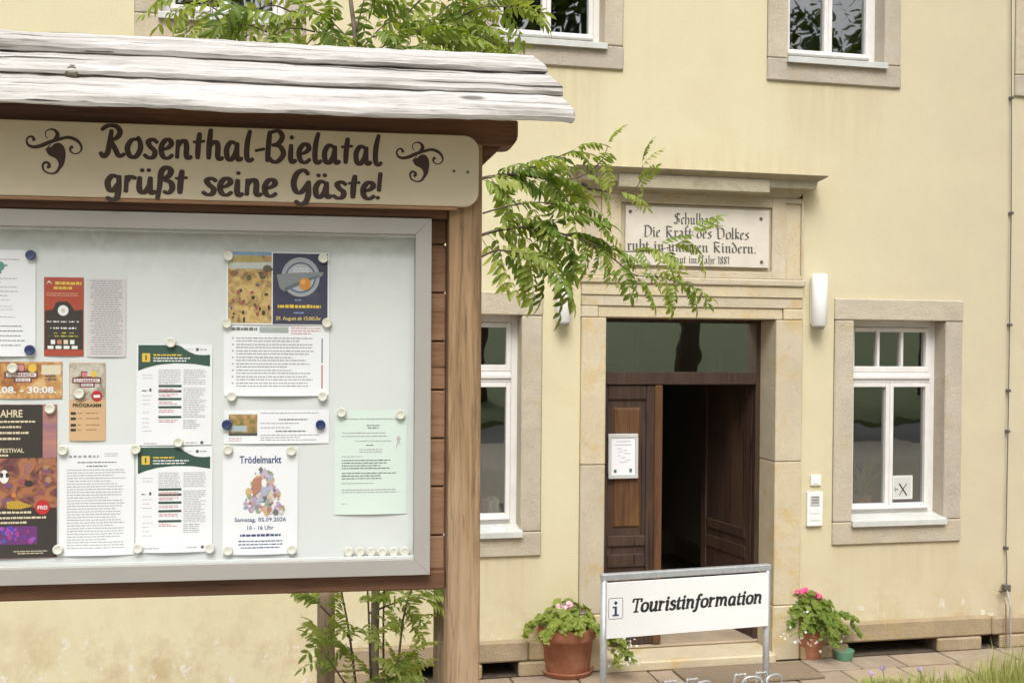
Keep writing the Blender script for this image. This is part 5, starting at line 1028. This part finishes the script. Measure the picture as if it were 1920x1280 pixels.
# left: big pot
g0 = gnd(1072, 1272); rz_ = 2000 / (AZ.dot(g0 - EYE)); R0 = 56 / rz_; Ht = 92 / rz_
rnd = random.Random(5)
PO = empty('flower_pot', (g0.x, g0.y + R0 * .7, 0)); tag(PO, 'large terracotta pot standing left of the information sign', 'flower pot'); pc = (g0.x, g0.y + R0 * .7, 0)
mb = MB(); mb.lathe([(.001, .012), (R0 * .76, .012), (R0 * .80, .03), (R0 * .90, Ht * .74), (R0 * .98, Ht * .755), (R0 * 1.0, Ht * .78), (R0 * 1.02, Ht * .98), (R0 * 1.0, Ht), (R0 * .93, Ht), (R0 * .90, Ht * .9), (.001, Ht * .9)], pc, 48); mb.obj('pot', TERRA, PO, smooth=False)
for p_ in PO.children[0].data.polygons: p_.use_smooth = abs(p_.normal.z) < .3
mb = MB(); mb.lathe([(.001, .0), (R0 * .82, .0), (R0 * .92, .035), (R0 * .94, .045), (R0 * .90, .045), (R0 * .80, .014), (.001, .012)], pc, 40); mb.obj('saucer', TERRA, PO, smooth=True)
PG = empty('geranium', (pc[0], pc[1], Ht * .9)); tag(PG, 'light green geranium with pale pink blooms spilling over the large pot', 'plant')
mb = plant_mass(2, (pc[0] - .02, pc[1], Ht + .02), R0 * 1.12, R0 * 1.0, .17, 150, .022, .042)
mb.v += plant_mass(12, (pc[0] - .22, pc[1] - .05, Ht + .05), .13, .12, .07, 40, .018, .03).v[:0]
for k in range(9): trail(mb, rnd, (pc[0] + rnd.uniform(-.8, .8) * R0, pc[1] - R0 * .8, Ht + .06), (rnd.uniform(-.9, .9), -.6, .3), rnd.uniform(.10, .26), .018)
for k in range(3): trail(mb, rnd, (pc[0] - R0 * .7, pc[1] - .1, Ht + .08), (-1, -.2, .45), rnd.uniform(.18, .28), .017)
mb.obj('foliage', GLEAF, PG)['kind'] = 'stuff'
for (px, py) in ((1048, 1138), (1068, 1134), (1060, 1140)):
    c = at(px, py, pc[1] - .05); f_ = MB(); flower_ball(f_, c, .024, .019, 16, rnd); f_.obj('flower_head', PALEPINK, PG); MB().tube([c, (pc[0], pc[1], Ht)], .003, 5).obj('flower_stalk', GLEAF, PG)
BC = empty('trailing_plant', (pc[0] + R0, pc[1] - .15, Ht * .4)); tag(BC, 'green trailing plant with tiny white flowers hanging right of the large pot', 'plant')
mb = MB(); fl = MB()
for k in range(11):
    e_ = trail(mb, rnd, (pc[0] + R0 * rnd.uniform(.55, .95), pc[1] - R0 * .6 + rnd.uniform(-.06, .06), Ht + .0), (.55 + rnd.uniform(-.2, .35), -.4, .25), rnd.uniform(.16, .40), .015)
    for _ in range(4): flower_ball(fl, e_ + Vector((rnd.uniform(-.06, .05), -.02, rnd.uniform(-.02, .14))), .002, .011, 1, rnd)
mb.obj('foliage', GLEAF, BC)['kind'] = 'stuff'; fl.obj('small_flowers', WPETAL, BC)['kind'] = 'stuff'
# right: smaller pot
g1 = gnd(1525, 1236); sc_ = 2000 / (AZ.dot(g1 - EYE)); R1 = 33 / sc_; H1 = 56 / sc_; pc1 = (g1.x, g1.y + R1 * .7, 0)
PO1 = empty('flower_pot', pc1); tag(PO1, 'small terracotta pot right of the door, nearly hidden by trailing leaves', 'flower pot')
mb = MB(); mb.lathe([(.001, .0), (R1 * .84, .0), (R1 * .86, .02), (R1 * .95, H1 * .76), (R1 * 1.0, H1 * .78), (R1 * 1.02, H1), (R1 * .93, H1), (R1 * .9, H1 * .9), (.001, H1 * .9)], pc1, 36); mb.obj('pot', TERRA, PO1, smooth=False)
PG1 = empty('geranium', (pc1[0], pc1[1], H1 * .9)); tag(PG1, 'bushy geranium with bright pink blooms beside the door', 'plant')
mb = plant_mass(8, (pc1[0] + .0, pc1[1], H1 + .08), .25, .17, .20, 240, .02, .036)
mb2 = plant_mass(9, (pc1[0] - .07, pc1[1] - .02, H1 + .22), .11, .10, .10, 60, .02, .034); mb.add(mb2.v, mb2.f)
for k in range(22): trail(mb, rnd, (pc1[0] + rnd.uniform(-.16, .2), pc1[1] - .13, H1 + rnd.uniform(.0, .14)), (rnd.uniform(-.6, 1.2), -.5, .3), rnd.uniform(.12, .30), .015)
mb.obj('foliage', GLEAF, PG1)['kind'] = 'stuff'
for (px, py, n_) in ((1500, 1112, 30), (1509, 1108, 24), (1534, 1119, 26), (1493, 1109, 18), (1526, 1116, 14)):
    c = at(px, py, pc1[1] - .05); f_ = MB(); flower_ball(f_, c, .026, .02, n_, rnd); f_.obj('flower_head', PINK, PG1); MB().tube([c, (pc1[0], pc1[1], H1)], .003, 5).obj('flower_stalk', GLEAF, PG1)
fl = MB()
for _ in range(46): 
    c = at(rnd.gauss(1522, 28), rnd.gauss(1185, 18), pc1[1] - rnd.uniform(.16, .20)); flower_ball(fl, c, .002, .012, 1, rnd)
for _ in range(9):
    c = at(rnd.uniform(1462, 1485), rnd.uniform(1155, 1200), pc1[1] - .18); flower_ball(fl, c, .002, .011, 1, rnd); MB().tube(smooth_pts([(pc1[0] - .05, pc1[1] - .1, H1 + .03), ((pc1[0] + c.x) / 2, c.y, c.z + .05), c], 3), .0015, 4).obj('thin_stalk', GLEAF, PG1)
fl.obj('small_flowers', WPETAL, PG1)['kind'] = 'stuff'
g2 = gnd(1592, 1242); r2 = 19 / sc_; o = MB(); o.lathe([(.001, .0), (r2 * .7, .0), (r2 * .76, .01), (r2 * .98, .075), (r2, .08), (r2 * .94, .08), (r2 * .7, .012), (.001, .010)], (g2.x, g2.y + r2, 0), 28); o = o.obj('plastic_bowl', GREENP, smooth=True); tag(o, 'small green plastic bowl on the ground by the right flower pot', 'bowl')
# ------------------------------------------------------------------ rowan tree between board and facade
def rowan_leaf_mesh(name, seed, mat, n_pairs=7, ln=.21, lf=.062, arch=.09):
    rnd = random.Random(seed); mb = MB(); pts = [Vector((ln * t, 0, arch * (t * .9 - 1.5 * t * t))) for t in [i / 8 for i in range(9)]]
    mb.tube(pts, [.0014] * 4 + [.001] * 5, 4, False)
    def leaflet(p, d, L, wd, nrm):
        d = d.normalized(); s_ = d.cross(nrm).normalized(); u_ = s_.cross(d).normalized(); tt = [0, .22, .5, .78, 1.0]; ww = [.10, .85, 1.0, .62, 0]
        c = [p + d * L * t - u_ * L * .22 * t * t for t in tt]; vs = list(c); a = []; b2 = []
        for i in range(4): a.append(c[i] + s_ * wd * ww[i] + u_ * wd * ww[i] * .38); b2.append(c[i] - s_ * wd * ww[i] + u_ * wd * ww[i] * .38)
        n_ = len(vs); vs += a + b2; fs = []
        for i in range(3): fs += [(i, i + 1, n_ + i + 1, n_ + i), (i, n_ + 4 + i, n_ + 4 + i + 1, i + 1)]
        fs += [(3, 4, n_ + 3), (3, n_ + 7, 4)]; mb.add(vs, fs)
    for k in range(n_pairs):
        t = .24 + .70 * k / (n_pairs - 1); f_ = t * 8; i = int(min(f_, 7)); p = pts[i].lerp(pts[i + 1], f_ - i); dr = (pts[min(i + 1, 8)] - pts[i]).normalized()
        for s_ in (-1, 1):
            d = dr * rnd.uniform(.35, .6) + Vector((0, s_, 0)) * rnd.uniform(.8, 1) + Vector((0, 0, rnd.uniform(-.55, -.1)))
            leaflet(p, d, lf * rnd.uniform(.82, 1.1) * (1 - .3 * abs(t - .6)), lf * .15 * rnd.uniform(.7, 1.35), Vector((rnd.uniform(-.4, .4), rnd.uniform(-.4, .4), 1)))
    leaflet(pts[-1], pts[-1] - pts[-2], lf, lf * .155, Vector((0, 0, 1)))
    me = bpy.data.meshes.new(name); me.from_pydata([tuple(v) for v in mb.v], [], mb.f); me.materials.append(mat); return me
LM = [rowan_leaf_mesh('rowan_leaf', 100 + i, LEAF if i < 5 else LEAF2, 5 + i % 3, random.uniform(.16, .22), random.uniform(.050, .072), random.uniform(.03, .14)) for i in range(10)]
def put_leaf(parent, p, d, roll=0, sc=1.0, young=False, rnd=random):
    d = Vector(d).normalized(); up = Vector((0, 0, 1)); y_ = up.cross(d)
    if y_.length < .05: y_ = Vector((0, 1, 0))
    y_.normalize(); z_ = d.cross(y_).normalized()
    R3 = Matrix((d, y_, z_)).transposed() @ Matrix.Rotation(roll, 3, 'X'); W = Matrix.Translation(p) @ R3.to_4x4() @ Matrix.Scale(sc, 4)
    o = bpy.data.objects.new('leaf', rnd.choice(LM[5:] if young else LM[:7])); _link(o, W, parent)
TY = -2.9
tb = at(702, 1330, TY); TR = empty('rowan_tree', (tb.x, TY, 0)); tag(TR, 'slender young rowan tree growing behind the notice board', 'tree')
def T(px, py, dy=0.0): return at(px, py, TY + dy)
rt = random.Random(21)
trunk = smooth_pts([Vector((tb.x, TY, -.02)), T(703, 1180), T(706, 900), T(690, 600), T(680, 300), T(668, 90), T(655, -20), T(640, -200)], 4)
MB().tube(trunk, [.020 - .013 * i / (len(trunk) - 1) for i in range(len(trunk))], 8).obj('trunk', GREYBARK, TR, smooth=True)
def branch(pts, r0, r1, leaves, down=.55, fan=1.0, sc=(.85, 1.15), young=.15, start=.1, back=.0):
    P = smooth_pts(pts, 6); n_ = len(P); MB().tube(P, [r0 + (r1 - r0) * i / (n_ - 1) for i in range(n_)], 6).obj('branch', BARK, TR, smooth=True)
    for k in range(leaves):
        f_ = start + (1 - start) * (k + rt.uniform(.1, .9)) / leaves; i = min(int(f_ * (n_ - 1)), n_ - 2); p = P[i].lerp(P[i + 1], f_ * (n_ - 1) - i); d = (P[i + 1] - P[i]).normalized()
        s_ = 1 if k % 2 else -1
        out = d * rt.uniform(.2, .9) + Vector((rt.uniform(-.25, .45), rt.uniform(-.7, .5) * fan, s_ * rt.uniform(.1, .6) - down * rt.uniform(.0, 1)))
        put_leaf(TR, p, out, rt.uniform(-.9, .9), rt.uniform(*sc), rt.random() < young, rt)
    put_leaf(TR, P[-1], P[-1] - P[-3], rt.uniform(-.5, .5), sc[0], True, rt)
# right-hand branches
branch([T(700, 420), T(840, 352, -.1), T(905, 334, -.15), T(960, 328, -.15), T(1010, 333, -.2), T(1045, 342, -.2)], .009, .004, 22, .35, start=.36, young=.35)
branch([T(960, 328, -.15), T(1010, 310, -.1), T(1045, 295, -.1), T(1075, 282, -.1)], .004, .002, 5, .3, sc=(.7, .9))
branch([T(1045, 342, -.2), T(1090, 330, -.2), T(1125, 305, -.25), T(1140, 275, -.25)], .004, .0015, 3, .6, sc=(.55, .75), young=.4)
branch([T(1045, 342, -.2), T(1100, 352, -.2), T(1160, 362, -.2), T(1195, 350, -.2), T(1205, 310, -.2)], .004, .0015, 8, .6, sc=(.55, .8), young=.45)
branch([T(690, 560), T(840, 470, -.1), T(905, 440, -.2), T(960, 428, -.2), T(1010, 428, -.25), T(1060, 440, -.25)], .009, .004, 22, .5, start=.36, young=.3)
branch([T(1060, 440, -.25), T(1110, 452, -.2), T(1160, 470, -.2), T(1215, 470, -.2), T(1260, 462, -.15), T(1300, 440, -.15)], .004, .0012, 14, .7, sc=(.6, .85), young=.4)
branch([T(1060, 440, -.25), T(1105, 455, -.3), T(1150, 485, -.3), T(1190, 515, -.3), T(1240, 520, -.3), T(1285, 535, -.3)], .004, .0015, 17, .75, sc=(.65, .9), young=.35)
branch([T(820, 540, -.1), T(905, 480, -.25), T(950, 470, -.3), T(1000, 490, -.3), T(1040, 520, -.3)], .006, .002, 12, .6, start=.28, young=.3)
branch([T(905, 400, -.2), T(960, 385, -.25), T(1020, 380, -.3), T(1080, 395, -.3), T(1120, 420, -.3)], .004, .002, 8, .7, sc=(.65, .9), young=.3)
# crown above the board's roof
for (x0, y0, x1, y1, nl) in ((672, 100, 760, 30, 7), (672, 110, 590, 40, 7), (668, 60, 700, -40, 7), (660, 80, 560, 10, 6), (672, 120, 820, 50, 9), (672, 130, 850, 80, 10), (760, 60, 900, 70, 8), (820, 60, 930, 85, 8), (590, 60, 500, 75, 7), (560, 30, 470, 20, 6), (500, 60, 410, 60, 7), (470, 20, 380, 10, 6), (760, 30, 830, -10, 7), (820, 30, 880, 10, 6), (420, 30, 340, 5, 5), (700, 70, 740, 90, 6), (560, 100, 620, 70, 6), (850, 40, 960, 15, 5)):
    dy = rt.uniform(-.35, .3); branch([T(x0, y0, dy * .4), T((x0 + x1) / 2, (y0 + y1) / 2 - 14, dy * .8), T(x1, y1, dy)], .004, .0018, nl, .5, young=.4, start=.15)
# suckers at the foot
def sucker(pts, nl, dy): branch([T(a, b_, dy) for a, b_ in pts], .006, .003, int(nl * 1.5), .4, sc=(.62, .9), young=.65, start=.05)
sucker([(672, 1330), (662, 1240), (652, 1170), (640, 1105), (636, 1060)], 6, -.1); sucker([(697, 1330), (694, 1230), (690, 1120), (684, 1060)], 6, -.15); sucker([(722, 1330), (719, 1220), (720, 1110), (724, 1050)], 5, .1); sucker([(738, 1330), (748, 1230), (758, 1150), (776, 1095), (800, 1060)], 8, -.05); sucker([(680, 1330), (640, 1270), (610, 1225)], 4, -.2); sucker([(715, 1330), (735, 1260), (770, 1225)], 6, -.1); sucker([(650, 1330), (690, 1285), (740, 1270)], 7, -.25); sucker([(690, 1150), (740, 1130), (790, 1120)], 6, .0); sucker([(660, 1200), (625, 1160), (600, 1135)], 5, -.15)
# stakes beside the tree
for (a, b_, dy, lab) in ((594, 628, .15, 'weathered wooden tree stake left of the rowan stems below the board'), (812, 846, .1, 'weathered wooden tree stake just left of the board post')):
    c0 = at(a, 1200, TY + dy); c1 = at(b_, 1200, TY + dy); rr2 = (c1.x - c0.x) / 2; cx_ = (c0.x + c1.x) / 2
    mb = MB(); mb.tube([(cx_, TY + dy, -.05), (cx_ + .002, TY + dy, .5), (cx_, TY + dy, 1.28), (cx_, TY + dy, 1.3)], [rr2, rr2, rr2 * .98, rr2 * .85], 14); tag(mb.obj('tree_stake', STAKEW, smooth=True), lab, 'stake', 'stakes beside the young rowan')
# ------------------------------------------------------------------ flower bed at the lower right
rg = random.Random(4)
mb = MB()
for _ in range(1900):
    px = rg.uniform(1600, 2050); py = 1285 + rg.uniform(0, 70); p = gnd(px, py)
    dens = (px - 1560) / 360; h_ = (.07 + .22 * max(0, min(1, dens)) ** 1.4 * rg.uniform(.4, 1.15)); 
    if 1840 < px: h_ *= 1.25
    a = rg.uniform(0, 6.28); s_ = rg.uniform(.02, .12); side = Vector((cos(a + 1.2), sin(a + 1.2), 0)) * rg.uniform(.003, .006); L = []
    for i in range(5):
        t = i / 4; q_ = p + Vector((cos(a), sin(a), 0)) * s_ * t * t + Vector((0, 0, h_ * t)); L += [q_ - side * (1 - t ** 2 * .95), q_ + side * (1 - t ** 2 * .95)]
    mb.add(L, [(2 * i, 2 * i + 1, 2 * i + 3, 2 * i + 2) for i in range(4)])
for _ in range(700):
    px = rg.uniform(1620, 2050); p = gnd(px, 1278 + rg.uniform(0, 60)); rleaf(mb, p + Vector((0, 0, rg.uniform(.01, .03 + .07 * (px - 1600) / 400))), Vector((rg.uniform(-.6, .6), rg.uniform(-.9, .1), 1)).normalized(), rg.uniform(.010, .02), rg)
tag(mb.obj('bed_grass', GRASS, org=(0, 0, 0)), 'tufts of light green grass in the bed at the lower right', 'grass', kind='stuff')
for k, (px, py, lab) in enumerate(((1655, 1252, 'lilac flower head leftmost in the lower right bed'), (1632, 1262, 'small lilac flower lowest at the left of the bed'), (1725, 1254, 'pale lilac flower in the middle of the lower right bed'))):
    p = gnd(px, 1300); c = at(px, py, p.y); o = empty('lilac_flower', (p.x, p.y, 0)); tag(o, lab, 'flower', 'lilac flowers in the bed')
    MB().tube([(p.x, p.y, 0), (p.x + .01, p.y, c.z * .6), c], .003, 5).obj('stem', GRASS, o); f_ = MB(); flower_ball(f_, c, .016, .010, 18, rg); f_.obj('flower_head', LILAC, o)
    lf_ = plant_mass(60 + k, (p.x, p.y, .03), .07, .06, .05, 16, .015, .025); lf_.obj('foliage', GLEAF, o)['kind'] = 'stuff'
# ------------------------------------------------------------------ trees across the street (seen as reflections in the panes)
def big_tree(x, y, h, R3, seed, lab, z0=.8):
    rnd = random.Random(seed); o = empty('street_tree', (x, y, z0)); tag(o, lab, 'tree', 'trees across the street')
    MB().tube([(x, y, z0 - .2), (x + .1, y, z0 + h * .3), (x, y + .1, z0 + h * .6), (x, y, z0 + h * .9)], [.28, .2, .13, .04], 10).obj('trunk', BARK, o, smooth=True)
    mb = MB(); cl = [(Vector((rnd.gauss(0, .45) * R3, rnd.gauss(0, .4) * R3, z0 + h * (.32 + .6 * rnd.random()))), rnd.uniform(.25, .5) * R3) for _ in range(26)]
    for _ in range(7000):
        c, r_ = rnd.choice(cl); d = Vector((rnd.gauss(0, 1), rnd.gauss(0, 1), rnd.gauss(0, .8))).normalized(); p = Vector((x, y, 0)) + c + d * r_ * rnd.uniform(.5, 1); n_ = (d + Vector((rnd.uniform(-.6, .6), rnd.uniform(-.6, .6), rnd.uniform(-.2, .9)))).normalized(); a = n_.orthogonal().normalized() * rnd.uniform(.09, .17); b2 = n_.cross(a)
        mb.quad(p - a, p + b2 * .6, p + a, p - b2 * .6)
    mb.obj('crown', TREEL, o, org=(x, y, z0))['kind'] = 'stuff'
for (x, y, h, r_, sd2, lab) in ((4.5, -17, 12, 3.2, 1, 'dark tree reflected in the lower left window'), (9.5, -16, 13, 3.4, 2, 'dark tree reflected in the fanlight over the door'), (16.5, -17, 13, 3.6, 3, 'dark tree reflected in the right-hand windows'), (21, -20, 11, 4, 4, 'far tree at the right end of the street row'), (-2, -20, 11, 4, 5, 'far tree at the left end of the street row')): big_tree(x, y, h, r_, sd2, lab)
